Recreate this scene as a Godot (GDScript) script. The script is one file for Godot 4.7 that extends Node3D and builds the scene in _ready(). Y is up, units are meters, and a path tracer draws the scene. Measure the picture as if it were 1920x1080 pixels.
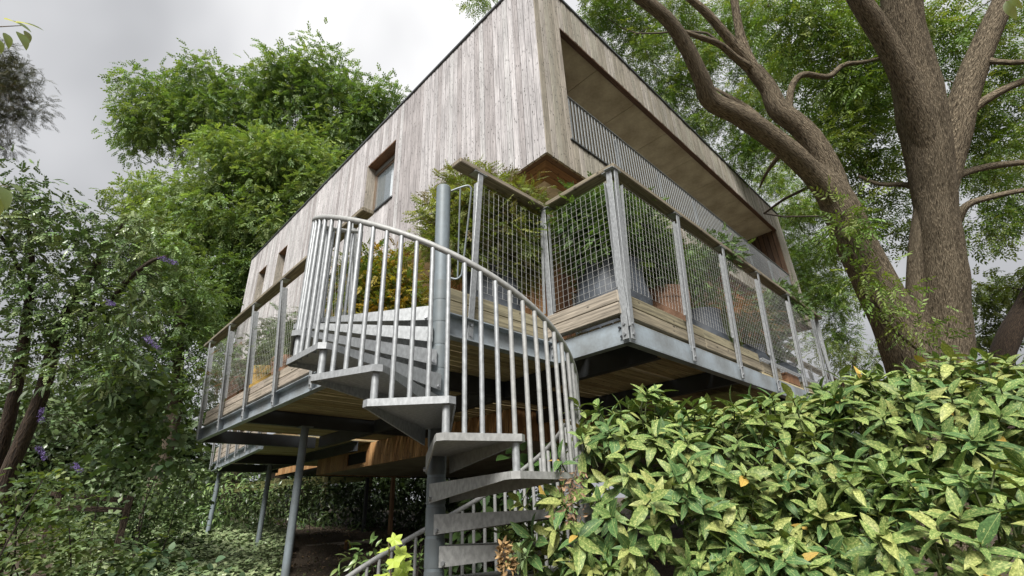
extends Node3D

# ---------------------------------------------------------------- camera numbers, also used to set out the planting
const EYE := Vector3(-4.8345, -1.277, 3.9092)
const TURN := Vector3(0.4331, -0.7864, -0.0426)
const FOCUS := 911.59

var M := {}
var rng := RandomNumberGenerator.new()
var rough_noise := FastNoiseLite.new()


# ---------------------------------------------------------------- mesh builder
class Shape:
	var V := PackedVector3Array()
	var N := PackedVector3Array()
	var U := PackedVector2Array()
	var I := PackedInt32Array()

	func poly(pts: Array, out: Vector3, uvs: Array = []) -> void:
		var n: Vector3 = ((pts[1] - pts[0]) as Vector3).cross(pts[2] - pts[0])
		if n.length() < 1e-12 and pts.size() > 3:
			n = ((pts[2] - pts[0]) as Vector3).cross(pts[3] - pts[0])
		if n.length() < 1e-14:
			return
		n = n.normalized()
		var flip := n.dot(out) < 0.0
		if flip:
			n = -n
		var b := V.size()
		for i in pts.size():
			V.append(pts[i])
			N.append(n)
			U.append(uvs[i] if uvs.size() > 0 else Vector2(0, 0))
		for i in range(1, pts.size() - 1):
			if flip:
				I.append_array([b, b + i, b + i + 1])
			else:
				I.append_array([b, b + i + 1, b + i])

	# a box, its edges chamfered by bevel; the grain (v) runs along its longest side
	func box(c: Vector3, s: Vector3, basis := Basis(), bevel := 0.0, uo := Vector2.ZERO) -> void:
		var h := s * 0.5
		var e := [basis.x.normalized(), basis.y.normalized(), basis.z.normalized()]
		var hs := [h.x, h.y, h.z]
		var long := 0
		if s.y >= s.x and s.y >= s.z:
			long = 1
		elif s.z >= s.x and s.z >= s.y:
			long = 2
		for ax in 3:
			var t1 := (ax + 1) % 3
			var t2 := (ax + 2) % 3
			if t1 == long:
				var t := t1
				t1 = t2
				t2 = t
			for sg in [-1.0, 1.0]:
				var pts := []
				var uvs := []
				for q in [[-1, -1], [1, -1], [1, 1], [-1, 1]]:
					var a: float = q[0] * (hs[t1] - bevel)
					var b: float = q[1] * (hs[t2] - bevel)
					pts.append(c + e[ax] * (sg * hs[ax]) + e[t1] * a + e[t2] * b)
					uvs.append(Vector2(a + hs[t1], b + hs[t2]) + uo)
				poly(pts, e[ax] * sg, uvs)
		if bevel <= 0.0:
			return
		for ax in 3:
			var t1 := (ax + 1) % 3
			var t2 := (ax + 2) % 3
			for s1 in [-1.0, 1.0]:
				for s2 in [-1.0, 1.0]:
					var pts := []
					var uvs := []
					for q in [[-1, 0], [1, 0], [1, 1], [-1, 1]]:
						var l: Vector3 = e[ax] * (q[0] * (hs[ax] - bevel))
						if q[1] == 0:
							pts.append(c + l + e[t1] * (s1 * hs[t1]) + e[t2] * (s2 * (hs[t2] - bevel)))
						else:
							pts.append(c + l + e[t1] * (s1 * (hs[t1] - bevel)) + e[t2] * (s2 * hs[t2]))
						uvs.append(Vector2(q[1] * bevel, q[0] * (hs[ax] - bevel) + hs[ax]) + uo)
					poly(pts, e[t1] * s1 + e[t2] * s2, uvs)
		for sx in [-1.0, 1.0]:
			for sy in [-1.0, 1.0]:
				for sz in [-1.0, 1.0]:
					var px: Vector3 = c + e[0] * (sx * h.x) + e[1] * (sy * (h.y - bevel)) + e[2] * (sz * (h.z - bevel))
					var py: Vector3 = c + e[0] * (sx * (h.x - bevel)) + e[1] * (sy * h.y) + e[2] * (sz * (h.z - bevel))
					var pz: Vector3 = c + e[0] * (sx * (h.x - bevel)) + e[1] * (sy * (h.y - bevel)) + e[2] * (sz * h.z)
					poly([px, py, pz], e[0] * sx + e[1] * sy + e[2] * sz, [uo, uo, uo])

	# a bar of section w (sideways) by t (upwards) from p to q
	func bar(p: Vector3, q: Vector3, w: float, t: float, up := Vector3.UP, bevel := 0.0, uo := Vector2.ZERO) -> void:
		var d := (q - p).normalized()
		var side := up.cross(d).normalized()
		var u := d.cross(side).normalized()
		box((p + q) * 0.5, Vector3(w, t, (q - p).length()), Basis(side, u, d), bevel, uo)

	func lo_hi(a: Vector3, b: Vector3, bevel := 0.0, uo := Vector2.ZERO) -> void:
		box((a + b) * 0.5, (b - a).abs(), Basis(), bevel, uo)

	# a round bar along a path
	func tube(path: Array, radii: Array, sides: int, caps := true, wob: FastNoiseLite = null, amp := 0.0) -> void:
		var n := path.size()
		var tang := []
		for i in n:
			tang.append(((path[mini(i + 1, n - 1)] - path[maxi(i - 1, 0)]) as Vector3).normalized())
		var side: Vector3 = (tang[0] as Vector3).cross(Vector3(0.31, 0.05, 0.95)).normalized()
		if side.length() < 0.5:
			side = Vector3.RIGHT
		var b := V.size()
		var run := 0.0
		for i in n:
			var t: Vector3 = tang[i]
			side = (side - t * side.dot(t)).normalized()
			var other := t.cross(side)
			if i:
				run += (path[i] - path[i - 1]).length()
			for k in sides + 1:
				var a := TAU * k / sides
				var o := side * cos(a) + other * sin(a)
				var r: float = radii[mini(i, radii.size() - 1)]
				var p: Vector3 = path[i] + o * r
				if wob:
					p += o * wob.get_noise_3dv(p * 1.0) * amp * r
				V.append(p)
				N.append(o)
				U.append(Vector2(float(k) / sides * maxf(1.0, roundf(TAU * float(radii[0]) / 0.5)) * 0.5, run))
		for i in n - 1:
			for k in sides:
				var q := b + i * (sides + 1) + k
				I.append_array([q, q + sides + 1, q + 1, q + 1, q + sides + 1, q + sides + 2])
		if wob:
			for i in range(b, V.size()):
				N[i] = Vector3.ZERO
			for j in range(I.size() - (n - 1) * sides * 6, I.size(), 3):
				var fn := (V[I[j + 1]] - V[I[j]]).cross(V[I[j + 2]] - V[I[j]])
				for k in 3:
					N[I[j + k]] -= fn
			for i in n:
				var q := b + i * (sides + 1)
				var s := N[q] + N[q + sides]
				N[q] = s
				N[q + sides] = s
			for i in range(b, V.size()):
				N[i] = N[i].normalized()
		if caps:
			for endn in ([0, n - 1] if wob == null else [n - 1]):
				var pts := []
				for k in sides:
					pts.append(V[b + endn * (sides + 1) + k])
				poly(pts, tang[endn] * (-1.0 if endn == 0 else 1.0))

	func rod(p: Vector3, q: Vector3, r: float, sides := 8) -> void:
		tube([p, q], [r], sides)

	# a lathe round the y axis: profile of (radius, height), from bottom outside upwards
	func lathe(c: Vector3, prof: Array, sides := 28) -> void:
		var b := V.size()
		var n := prof.size()
		for i in n:
			var d: Vector2 = (prof[mini(i + 1, n - 1)] - prof[maxi(i - 1, 0)]) as Vector2
			for k in sides + 1:
				var a := TAU * k / sides
				V.append(c + Vector3(cos(a) * prof[i].x, prof[i].y, sin(a) * prof[i].x))
				N.append(Vector3(cos(a) * d.y, -d.x, sin(a) * d.y).normalized())
				U.append(Vector2(a * 0.3, float(i) / n))
		for i in n - 1:
			for k in sides:
				var q := b + i * (sides + 1) + k
				I.append_array([q, q + 1, q + sides + 1, q + 1, q + sides + 2, q + sides + 1])

	func done() -> ArrayMesh:
		var a := []
		a.resize(Mesh.ARRAY_MAX)
		a[Mesh.ARRAY_VERTEX] = V
		a[Mesh.ARRAY_NORMAL] = N
		a[Mesh.ARRAY_TEX_UV] = U
		a[Mesh.ARRAY_INDEX] = I
		var m := ArrayMesh.new()
		m.add_surface_from_arrays(Mesh.PRIMITIVE_TRIANGLES, a)
		return m


# ---------------------------------------------------------------- naming
var taken := {}

func numbered(called: String) -> String:
	taken[called] = taken.get(called, -1) + 1
	return called if taken[called] == 0 else "%s_%03d" % [called, taken[called]]

func tag(o: Node, label: String, category := "", group := "", kind := "") -> Node:
	if label: o.set_meta("label", label)
	if category: o.set_meta("category", category)
	if group: o.set_meta("group", group)
	if kind: o.set_meta("kind", kind)
	return o

func thing(called: String, label: String, category: String, at := Vector3.ZERO, group := "") -> Node3D:
	var o := Node3D.new()
	o.name = numbered(called)
	add_child(o)
	o.position = at
	tag(o, label, category, group)
	return o

func put(called: String, mesh: Mesh, mat: Material, parent: Node = null, at := Transform3D()) -> MeshInstance3D:
	var o := MeshInstance3D.new()
	o.mesh = mesh
	o.material_override = mat
	o.transform = at
	if parent == null or parent == self:
		o.name = numbered(called)
		add_child(o)
	else:
		o.name = called
		parent.add_child(o, true)
	return o

func part(called: String, s: Shape, mat: Material, parent: Node) -> MeshInstance3D:
	return put(called, s.done(), mat, parent)

# the parent stands at `at`; shapes are given in world places
func local(parent: Node3D) -> Transform3D:
	return Transform3D(Basis(), -parent.position)

# pixel of the 1920 x 1080 photograph and distance along the camera's axis -> place
func spot(u: float, v: float, depth: float) -> Vector3:
	var b := Basis.from_euler(TURN)
	return EYE + b * Vector3((u - 960.0) / FOCUS, -(v - 540.0) / FOCUS, -1.0) * depth

func srgb(r: float, g: float, b: float) -> Color:
	return Color(r, g, b).linear_to_srgb()

func ground_at(x: float, z: float) -> float:
	var d := Vector2(x - EYE.x, z - EYE.z).dot(Vector2(0.707, -0.707))
	var side := Vector2(x - EYE.x, z - EYE.z).dot(Vector2(0.707, 0.707))
	var y := -2.9 + 0.060 * clampf(d, 0.0, 26.0) + 0.02 * maxf(d - 26.0, 0.0)
	y += 0.16 * clampf(-side - 1.5, 0.0, 9.0) * clampf(d / 6.0, 0.0, 1.0) * 0.45
	return y + rough_noise.get_noise_2d(x * 1.2, z * 1.2) * 0.12


# ---------------------------------------------------------------- textures
func noise_image(w: int, h: int, freq: float, octaves: int, seed_: int) -> Image:
	var n := FastNoiseLite.new()
	n.seed = seed_
	n.noise_type = FastNoiseLite.TYPE_SIMPLEX_SMOOTH
	n.frequency = freq
	n.fractal_octaves = octaves
	return n.get_seamless_image(w, h)

func bytes_of(im: Image) -> PackedByteArray:
	im.convert(Image.FORMAT_L8)
	return im.get_data()

func tex(im: Image) -> ImageTexture:
	return ImageTexture.create_from_image(im)

# sawn softwood: streaks along v, with knots; also a height picture. One tile is 0.6 m across, 3 m long
func wood_tex(seed_: int, knots: int, contrast: float) -> Array:
	var w := 256
	var h := 1024
	var a := noise_image(256, 24, 0.10, 3, seed_)
	a.resize(w, h, Image.INTERPOLATE_CUBIC)
	var b := noise_image(256, 64, 0.25, 2, seed_ + 7)
	b.resize(w, h, Image.INTERPOLATE_CUBIC)
	var c := noise_image(256, 256, 0.012, 4, seed_ + 13)
	c.resize(w, h, Image.INTERPOLATE_CUBIC)
	var da := bytes_of(a)
	var db := bytes_of(b)
	var dc := bytes_of(c)
	var f := PackedFloat32Array()
	f.resize(w * h)
	for i in w * h:
		f[i] = 1.0 + contrast * ((da[i] - 128) * 0.0015 + (db[i] - 128) * 0.0010 + (dc[i] - 128) * 0.0006)
	var r := RandomNumberGenerator.new()
	r.seed = seed_
	for k in knots:
		var cx := r.randi_range(0, w - 1)
		var cy := r.randi_range(0, h - 1)
		var rx := r.randf_range(2.0, 4.6)
		var ry := rx * r.randf_range(0.8, 2.0)
		var dark := r.randf_range(0.35, 0.72)
		for dy in range(-int(ry * 3), int(ry * 3) + 1):
			for dx in range(-int(rx * 2), int(rx * 2) + 1):
				var e := sqrt(pow(dx / rx, 2) + pow(dy / ry, 2))
				var j := posmod(cy + dy, h) * w + posmod(cx + dx, w)
				if e < 1.0:
					f[j] *= lerpf(1.0 - dark, 1.0 - dark * 0.6, e)
				elif e < 2.2:
					f[j] *= 1.0 - 0.22 * dark * (2.2 - e) / 1.2 * (0.6 + 0.4 * sin(e * 14.0))
	var col := PackedByteArray()
	col.resize(w * h)
	for i in w * h:
		col[i] = clampi(int(f[i] * 205.0), 0, 255)
	var im := Image.create_from_data(w, h, false, Image.FORMAT_L8, col)
	im.convert(Image.FORMAT_RGB8)
	return [tex(im), tex(im)]

func blotch_tex(seed_: int, lo: float, hi: float, freq: float, warm := 0.0) -> ImageTexture:
	var d := bytes_of(noise_image(512, 512, freq, 5, seed_))
	var e := bytes_of(noise_image(512, 512, freq * 9.0, 2, seed_ + 3))
	var o := PackedByteArray()
	o.resize(512 * 512 * 3)
	for i in 512 * 512:
		var t := clampf((d[i] * 0.75 + e[i] * 0.25) / 255.0, 0.0, 1.0)
		var v := lerpf(lo, hi, t)
		o[i * 3] = clampi(int(v * 255.0 * (1.0 + warm * (1.0 - t))), 0, 255)
		o[i * 3 + 1] = clampi(int(v * 255.0), 0, 255)
		o[i * 3 + 2] = clampi(int(v * 255.0 * (1.0 - warm * (1.0 - t))), 0, 255)
	return tex(Image.create_from_data(512, 512, false, Image.FORMAT_RGB8, o))

# furrowed bark: ridges along v that part and join; [colour, height]
func bark_tex() -> Array:
	var w := 512
	var h := 1024
	var n := FastNoiseLite.new()
	n.seed = 5
	n.noise_type = FastNoiseLite.TYPE_SIMPLEX_SMOOTH
	n.fractal_type = FastNoiseLite.FRACTAL_RIDGED
	n.fractal_octaves = 3
	n.frequency = 0.026
	var im := n.get_seamless_image(512, 190)
	im.resize(w, h, Image.INTERPOLATE_CUBIC)
	var d := bytes_of(im)
	var p := bytes_of(noise_image(w, h, 0.012, 4, 21))
	var q := bytes_of(noise_image(w, h, 0.12, 3, 22))
	var col := PackedByteArray()
	col.resize(w * h * 3)
	var hei := PackedByteArray()
	hei.resize(w * h)
	for i in w * h:
		var ridge := d[i] / 255.0
		var patch := p[i] / 255.0
		var fine := q[i] / 255.0
		var v := 0.26 + 0.56 * ridge + 0.30 * (fine - 0.5)
		var lichen := clampf((patch - 0.42) * 3.0, 0.0, 1.0) * clampf((fine - 0.55) * 8.0, 0.0, 1.0) * clampf(ridge * 1.6 - 0.4, 0.0, 1.0)
		col[i * 3] = clampi(int(255.0 * lerpf(v, 0.98, lichen * 0.7)), 0, 255)
		col[i * 3 + 1] = clampi(int(255.0 * lerpf(v * 0.97, 1.0, lichen * 0.7)), 0, 255)
		col[i * 3 + 2] = clampi(int(255.0 * lerpf(v * 0.92, 0.98, lichen * 0.7)), 0, 255)
		hei[i] = clampi(int(255.0 * (ridge * 0.8 + fine * 0.2)), 0, 255)
	return [tex(Image.create_from_data(w, h, false, Image.FORMAT_RGB8, col)), tex(Image.create_from_data(w, h, false, Image.FORMAT_L8, hei))]

# spotted laurel leaf: green, paler midrib and veins, yellow flecks; u across, v from stalk to tip
func spotted_leaf_tex(seed_: int, flecks: int, green: Color, yellow: Color, wash: float) -> ImageTexture:
	var w := 128
	var h := 256
	var im := Image.create(w, h, false, Image.FORMAT_RGB8)
	var n := bytes_of(noise_image(w, h, 0.03, 4, seed_))
	for y in h:
		for x in w:
			var c := green * (0.85 + 0.3 * n[y * w + x] / 255.0)
			var m := absf(x - w * 0.5) / (w * 0.5)
			c = c.lerp(yellow, wash * clampf(n[y * w + x] / 255.0 * 2.0 - 0.8, 0.0, 1.0))
			if m < 0.035:
				c = c.lerp(yellow, 0.55)
			var vein := fposmod(y / float(h) * 9.0 - m * 1.6, 1.0)
			if vein < 0.07 and m < 0.85:
				c = c.darkened(0.16)
			im.set_pixel(x, y, c)
	var r := RandomNumberGenerator.new()
	r.seed = seed_
	for k in flecks:
		var cx := r.randi_range(4, w - 5)
		var cy := r.randi_range(4, h - 5)
		var rad := absf(r.randfn(0.0, 2.4)) + 0.9
		for dy in range(-6, 7):
			for dx in range(-6, 7):
				if Vector2(dx, dy * 0.7).length() < rad and cx + dx >= 0 and cx + dx < w and cy + dy >= 0 and cy + dy < h:
					im.set_pixel(cx + dx, cy + dy, im.get_pixel(cx + dx, cy + dy).lerp(yellow, 0.6))
	return tex(im)


func mat(albedo: Color, rough: float, t: Texture2D = null, scale := Vector3.ONE, metal := 0.0, off := Vector3.ZERO) -> StandardMaterial3D:
	var m := StandardMaterial3D.new()
	m.albedo_color = albedo
	m.roughness = rough
	m.metallic = metal
	if t:
		m.albedo_texture = t
		m.uv1_scale = scale
		m.uv1_offset = off
	return m

func triplanar(m: StandardMaterial3D, world := true) -> StandardMaterial3D:
	m.uv1_triplanar = true
	m.uv1_world_triplanar = world
	return m

func relief(m: StandardMaterial3D, t: Texture2D, cm: float) -> StandardMaterial3D:
	m.heightmap_enabled = true
	m.heightmap_texture = t
	m.heightmap_scale = cm
	return m

func leaf_mat(rough: float, back: float, t: Texture2D = null, spec := 0.5) -> StandardMaterial3D:
	var m := StandardMaterial3D.new()
	m.roughness = rough
	m.vertex_color_use_as_albedo = true
	m.backlight_enabled = true
	m.backlight = Color(back, back, back * 0.6)
	m.metallic_specular = spec
	m.cull_mode = BaseMaterial3D.CULL_DISABLED
	if t:
		m.albedo_texture = t
	return m

func wood_set(called: String, tints: Array, each: int, t: Array, rough: float, cm: float) -> void:
	M[called] = []
	for c in tints:
		for k in each:
			var pick: Array = t[(M[called].size()) % t.size()]
			var m := mat(c, rough, pick[0], Vector3(1.67, 0.333, 1), 0.0, Vector3(fposmod(M[called].size() * 0.377, 1.0), fposmod(M[called].size() * 0.618, 1.0), 0))
			relief(m, pick[1], cm)
			M[called].append(m)

func any(called: String) -> Material:
	return M[called][rng.randi_range(0, M[called].size() - 1)]

func materials() -> void:
	var w1 := wood_tex(1, 120, 1.0)
	var w2 := wood_tex(2, 90, 1.1)
	var w3 := wood_tex(3, 24, 1.25)
	wood_set("silver", [srgb(0.70, 0.67, 0.67), srgb(0.63, 0.605, 0.605), srgb(0.77, 0.74, 0.74), srgb(0.53, 0.495, 0.49), srgb(0.69, 0.675, 0.67)], 3, [w1, w2], 0.85, 0.04)
	wood_set("olive", [srgb(0.48, 0.43, 0.355), srgb(0.41, 0.37, 0.295), srgb(0.53, 0.485, 0.42), srgb(0.46, 0.43, 0.35)], 3, [w1, w2], 0.85, 0.04)
	wood_set("orange", [srgb(0.46, 0.25, 0.10), srgb(0.38, 0.195, 0.075), srgb(0.52, 0.30, 0.13)], 3, [w3, w2], 0.6, 0.04)
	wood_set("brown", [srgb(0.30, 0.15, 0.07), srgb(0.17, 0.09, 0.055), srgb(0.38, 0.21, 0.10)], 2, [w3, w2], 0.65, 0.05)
	wood_set("umber", [srgb(0.17, 0.095, 0.055), srgb(0.12, 0.07, 0.045)], 2, [w3, w2], 0.7, 0.05)
	wood_set("sleeper", [srgb(0.46, 0.395, 0.32), srgb(0.42, 0.365, 0.29), srgb(0.50, 0.44, 0.365)], 2, [w3], 0.85, 0.06)
	wood_set("mossy", [srgb(0.33, 0.29, 0.185), srgb(0.33, 0.285, 0.20), srgb(0.38, 0.34, 0.22)], 2, [w3], 0.9, 0.06)
	wood_set("rail", [srgb(0.33, 0.28, 0.21), srgb(0.28, 0.24, 0.17)], 2, [w3], 0.85, 0.08)
	wood_set("board", [srgb(0.56, 0.46, 0.26), srgb(0.48, 0.38, 0.20), srgb(0.62, 0.52, 0.30)], 2, [w3], 0.85, 0.05)
	wood_set("greenwood", [srgb(0.33, 0.34, 0.12), srgb(0.38, 0.36, 0.16)], 1, [w3], 0.9, 0.2)
	var blot := blotch_tex(31, 0.62, 1.0, 0.012)
	var spang := blotch_tex(32, 0.70, 1.0, 0.03)
	var streak := blotch_tex(33, 0.70, 1.0, 0.006, 0.05)
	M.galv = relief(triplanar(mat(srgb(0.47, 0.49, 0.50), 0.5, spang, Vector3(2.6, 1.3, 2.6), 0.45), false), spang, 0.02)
	M.galv_old = relief(triplanar(mat(srgb(0.46, 0.465, 0.45), 0.6, spang, Vector3(1.9, 1.3, 1.9), 0.25), false), spang, 0.03)
	M.zinc = triplanar(mat(srgb(0.36, 0.385, 0.395), 0.55, spang, Vector3(1.3, 0.7, 1.3), 0.2), false)
	M.wire = mat(srgb(0.62, 0.62, 0.60), 0.5, null, Vector3.ONE, 0.35)
	M.blue = triplanar(mat(srgb(0.36, 0.43, 0.49), 0.42, streak, Vector3(0.8, 0.8, 0.8), 0.1), false)
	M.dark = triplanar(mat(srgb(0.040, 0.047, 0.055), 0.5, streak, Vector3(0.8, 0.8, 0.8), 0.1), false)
	M.pole = triplanar(mat(srgb(0.20, 0.25, 0.285), 0.55, streak, Vector3(1.1, 0.5, 1.1), 0.1), false)
	M.bolt = mat(srgb(0.33, 0.34, 0.35), 0.4, null, Vector3.ONE, 0.7)
	M.dark_bolt = mat(srgb(0.05, 0.05, 0.055), 0.4, null, Vector3.ONE, 0.4)
	M.flash = mat(srgb(0.07, 0.075, 0.08), 0.4, null, Vector3.ONE, 0.3)
	M.black = mat(srgb(0.012, 0.012, 0.012), 0.9)
	M.tan = triplanar(mat(srgb(0.85, 0.76, 0.68), 0.8, blot, Vector3(0.35, 0.35, 0.35)))
	M.soffit = triplanar(mat(srgb(0.74, 0.69, 0.53), 0.8, streak, Vector3(0.4, 0.4, 0.4)))
	M.slab = triplanar(mat(srgb(0.46, 0.44, 0.38), 0.8, streak, Vector3(0.5, 0.5, 0.5)))
	M.frame = mat(srgb(0.20, 0.13, 0.075), 0.5, w3[0], Vector3(1.67, 0.333, 1))
	M.grey_frame = mat(srgb(0.26, 0.27, 0.26), 0.4, null, Vector3.ONE, 0.2)
	M.blind = mat(srgb(0.72, 0.74, 0.76), 0.8)
	var g := StandardMaterial3D.new()
	g.albedo_color = Color(0.85, 0.92, 0.95, 0.10)
	g.transparency = BaseMaterial3D.TRANSPARENCY_ALPHA
	g.roughness = 0.02
	g.metallic_specular = 0.7
	M.glass = g
	M.terracotta = triplanar(mat(srgb(0.38, 0.215, 0.13), 0.85, blot, Vector3(1.6, 1.6, 1.6)), false)
	M.old_terracotta = triplanar(mat(srgb(0.30, 0.16, 0.09), 0.85, blot, Vector3(1.6, 1.6, 1.6)), false)
	M.yellow_pot = triplanar(mat(srgb(0.50, 0.32, 0.07), 0.7, blot, Vector3(1.6, 1.6, 1.6)), false)
	M.rubber = triplanar(mat(srgb(0.085, 0.10, 0.12), 0.62, blot, Vector3(2.0, 2.0, 2.0)), false)
	M.soil = relief(triplanar(mat(srgb(0.15, 0.12, 0.085), 0.95, blotch_tex(35, 0.35, 1.0, 0.04, 0.1), Vector3(0.7, 0.7, 0.7))), blotch_tex(36, 0.0, 1.0, 0.06), 3.0)
	var bk := bark_tex()
	M.bark = relief(mat(srgb(0.67, 0.585, 0.46), 0.95, bk[0], Vector3(2.0, 0.9, 1)), bk[1], 5.5)
	M.bark.metallic_specular = 0.25
	M.bark_far = mat(srgb(0.18, 0.145, 0.105), 0.9, bk[0], Vector3(2.0, 0.9, 1))
	M.bark_dark = relief(mat(srgb(0.16, 0.115, 0.085), 0.9, bk[0], Vector3(2.0, 0.9, 1)), bk[1], 2.0)
	M.twig = mat(srgb(0.16, 0.12, 0.08), 0.85)
	M.green_stem = mat(srgb(0.07, 0.085, 0.03), 0.7)
	M.leaf = leaf_mat(0.5, 0.9)
	M.matt_leaf = leaf_mat(0.65, 0.7)
	M.glossy_leaf = leaf_mat(0.32, 0.35)
	M.lime = leaf_mat(0.5, 1.1)
	M.aucuba = []
	for k in 4:
		var t := spotted_leaf_tex(50 + k, [60, 100, 35, 80][k], [srgb(0.105, 0.18, 0.05), srgb(0.15, 0.22, 0.06), srgb(0.07, 0.14, 0.045), srgb(0.23, 0.27, 0.08)][k], srgb(0.50, 0.50, 0.19), [0.25, 0.45, 0.1, 0.7][k])
		M.aucuba.append(leaf_mat(0.5, 0.5, t, 0.35))
	M.aucuba.append(leaf_mat(0.6, 0.4, spotted_leaf_tex(60, 30, srgb(0.42, 0.30, 0.07), srgb(0.25, 0.13, 0.04), 0.3), 0.3))
	M.hose = mat(srgb(0.45, 0.30, 0.04), 0.5)
	M.petal = leaf_mat(0.8, 0.3)


# ---------------------------------------------------------------- leaves
# a single blade along +z, facing +y: rows across it, folded at the midrib and curled down towards the tip
func blade(length: float, width: float, fold: float, curl: float, rows: int, shape := 1.0, tooth := 0.0) -> ArrayMesh:
	var s := Shape.new()
	var cols := [-1.0, 0.0, 1.0]
	for i in rows + 1:
		var t := float(i) / rows
		var w := width * 0.5 * pow(sin(PI * clampf(pow(t, shape), 0.0, 1.0)), 0.8)
		if i > 0 and i < rows and tooth > 0.0:
			w *= 1.0 + (tooth if i % 2 == 0 else -tooth)
		if i == 0:
			w = width * 0.03
		if i == rows:
			w = 0.0005
		for c in cols:
			s.V.append(Vector3(c * w, absf(c) * w * fold - curl * t * t * length, t * length * (1.0 - 0.12 * absf(curl))))
			s.U.append(Vector2(0.5 + 0.5 * c * w / (width * 0.5), 1.0 - t))
			s.N.append(Vector3.ZERO)
	for i in rows:
		for c in 2:
			var q := i * 3 + c
			for tri in [[q, q + 1, q + 3], [q + 1, q + 4, q + 3]]:
				s.I.append_array(tri)
				var n: Vector3 = (s.V[tri[2]] - s.V[tri[0]]).cross(s.V[tri[1]] - s.V[tri[0]])
				for k in 3:
					s.N[tri[k]] += n
	for i in s.N.size():
		s.N[i] = s.N[i].normalized()
		if s.N[i].length() < 0.5:
			s.N[i] = Vector3.UP
	return s.done()

# a feather leaf along +z (ash, yew sprays): pairs of leaflets and one at the end
func feather(length: float, pairs: int, leaflet: float, width: float, angle: float, droop: float, seed_: int) -> ArrayMesh:
	var r := RandomNumberGenerator.new()
	r.seed = seed_
	var s := Shape.new()
	for i in pairs + 1:
		var t := 0.25 + 0.75 * float(i) / pairs
		var o := Vector3(0, -droop * t * t * length, t * length)
		for sg in ([-1.0, 1.0] if i < pairs else [0.0]):
			var a: float = angle * sg * r.randf_range(0.85, 1.15)
			var d := Vector3(sin(a), r.randf_range(-0.45, 0.1) - droop * t, cos(a)).normalized()
			var l := leaflet * r.randf_range(0.8, 1.1)
			var up := Vector3(r.randf_range(-0.3, 0.3), 1, r.randf_range(-0.3, 0.3))
			var side := d.cross(up).normalized() * width * 0.5
			var lift := side.cross(d).normalized() * width * 0.12
			var m := o + d * l * 0.45
			s.poly([o, m + side + lift, o + d * l], Vector3.UP)
			s.poly([o, o + d * l, m - side + lift], Vector3.UP)
	return s.done()

# a broad leaf with pointed lobes (ivy, maple, fig)
func lobed(size: float, lobes: int, deep: float, cup: float) -> ArrayMesh:
	var s := Shape.new()
	var n := lobes * 4
	var c := Vector3(0, 0, size * 0.35)
	var ring := []
	for i in n + 1:
		var a := lerpf(-PI * 0.93, PI * 0.93, float(i) / n)
		var r := size * (0.55 + 0.1 * cos(a)) * (1.0 - deep * pow(absf(sin(float(i) / 4.0 * PI)), 1.5))
		ring.append(c + Vector3(sin(a) * r, -cup * r * r / size + 0.06 * size * cos(i * PI / 2.0), cos(a) * r))
	for i in n:
		s.poly([c, ring[i], ring[i + 1]], Vector3.UP)
	s.poly([c, ring[n], ring[0]], Vector3.UP)
	return s.done()

func facing(dir: Vector3, up: Vector3, roll := 0.0) -> Basis:
	var z := dir.normalized()
	var x := up.cross(z)
	if x.length() < 0.01:
		x = Vector3(1, 0, 0).cross(z)
	x = x.normalized()
	var b := Basis(x, z.cross(x), z)
	return b * Basis(Vector3(0, 0, 1), roll) if roll != 0.0 else b

func copies(called: String, mesh: Mesh, material: Material, parent: Node, where: Array, tints: Array, label := "") -> MultiMeshInstance3D:
	var mm := MultiMesh.new()
	mm.transform_format = MultiMesh.TRANSFORM_3D
	mm.use_colors = true
	mm.mesh = mesh
	mm.instance_count = where.size()
	for i in where.size():
		mm.set_instance_transform(i, where[i])
		mm.set_instance_color(i, tints[i])
	var o := MultiMeshInstance3D.new()
	o.multimesh = mm
	o.material_override = material
	o.set_meta("kind", "stuff")
	if parent == self:
		o.name = numbered(called)
		add_child(o)
		o.set_meta("label", label)
	else:
		o.name = called
		parent.add_child(o, true)
	return o

# clusters of leaves: centres, spread, leaves per cluster; tints are linear colours picked per cluster and leaf
func leafage(called: String, parent: Node3D, mesh: Mesh, material: Material, centres: Array, spread: float, each: int, tints: Array, size := [0.7, 1.25], up := 0.7, label := "", flat := 0.75) -> MultiMeshInstance3D:
	var where := []
	var cols := []
	for c in centres:
		var base: Color = tints[rng.randi_range(0, tints.size() - 1)]
		var k := rng.randf_range(0.82, 1.18)
		for i in each:
			var o := Vector3(rng.randfn(), rng.randfn() * flat, rng.randfn()) * spread * 0.55
			var p: Vector3 = c + o - parent.position
			var d := (o.normalized() + Vector3(rng.randfn() * 0.5, rng.randfn() * 0.35 - 0.15, rng.randfn() * 0.5)).normalized()
			var n := Vector3(rng.randfn() * 0.45, up, rng.randfn() * 0.45) + o.normalized() * 0.35
			var sc := rng.randf_range(size[0], size[1])
			where.append(Transform3D(facing(d, n).scaled(Vector3(sc, sc, sc)), p))
			var t := k * rng.randf_range(0.75, 1.25)
			cols.append(Color(base.r * t * rng.randf_range(0.9, 1.1), base.g * t, base.b * t))
	return copies(called, mesh, material, parent, where, cols, label)

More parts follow.
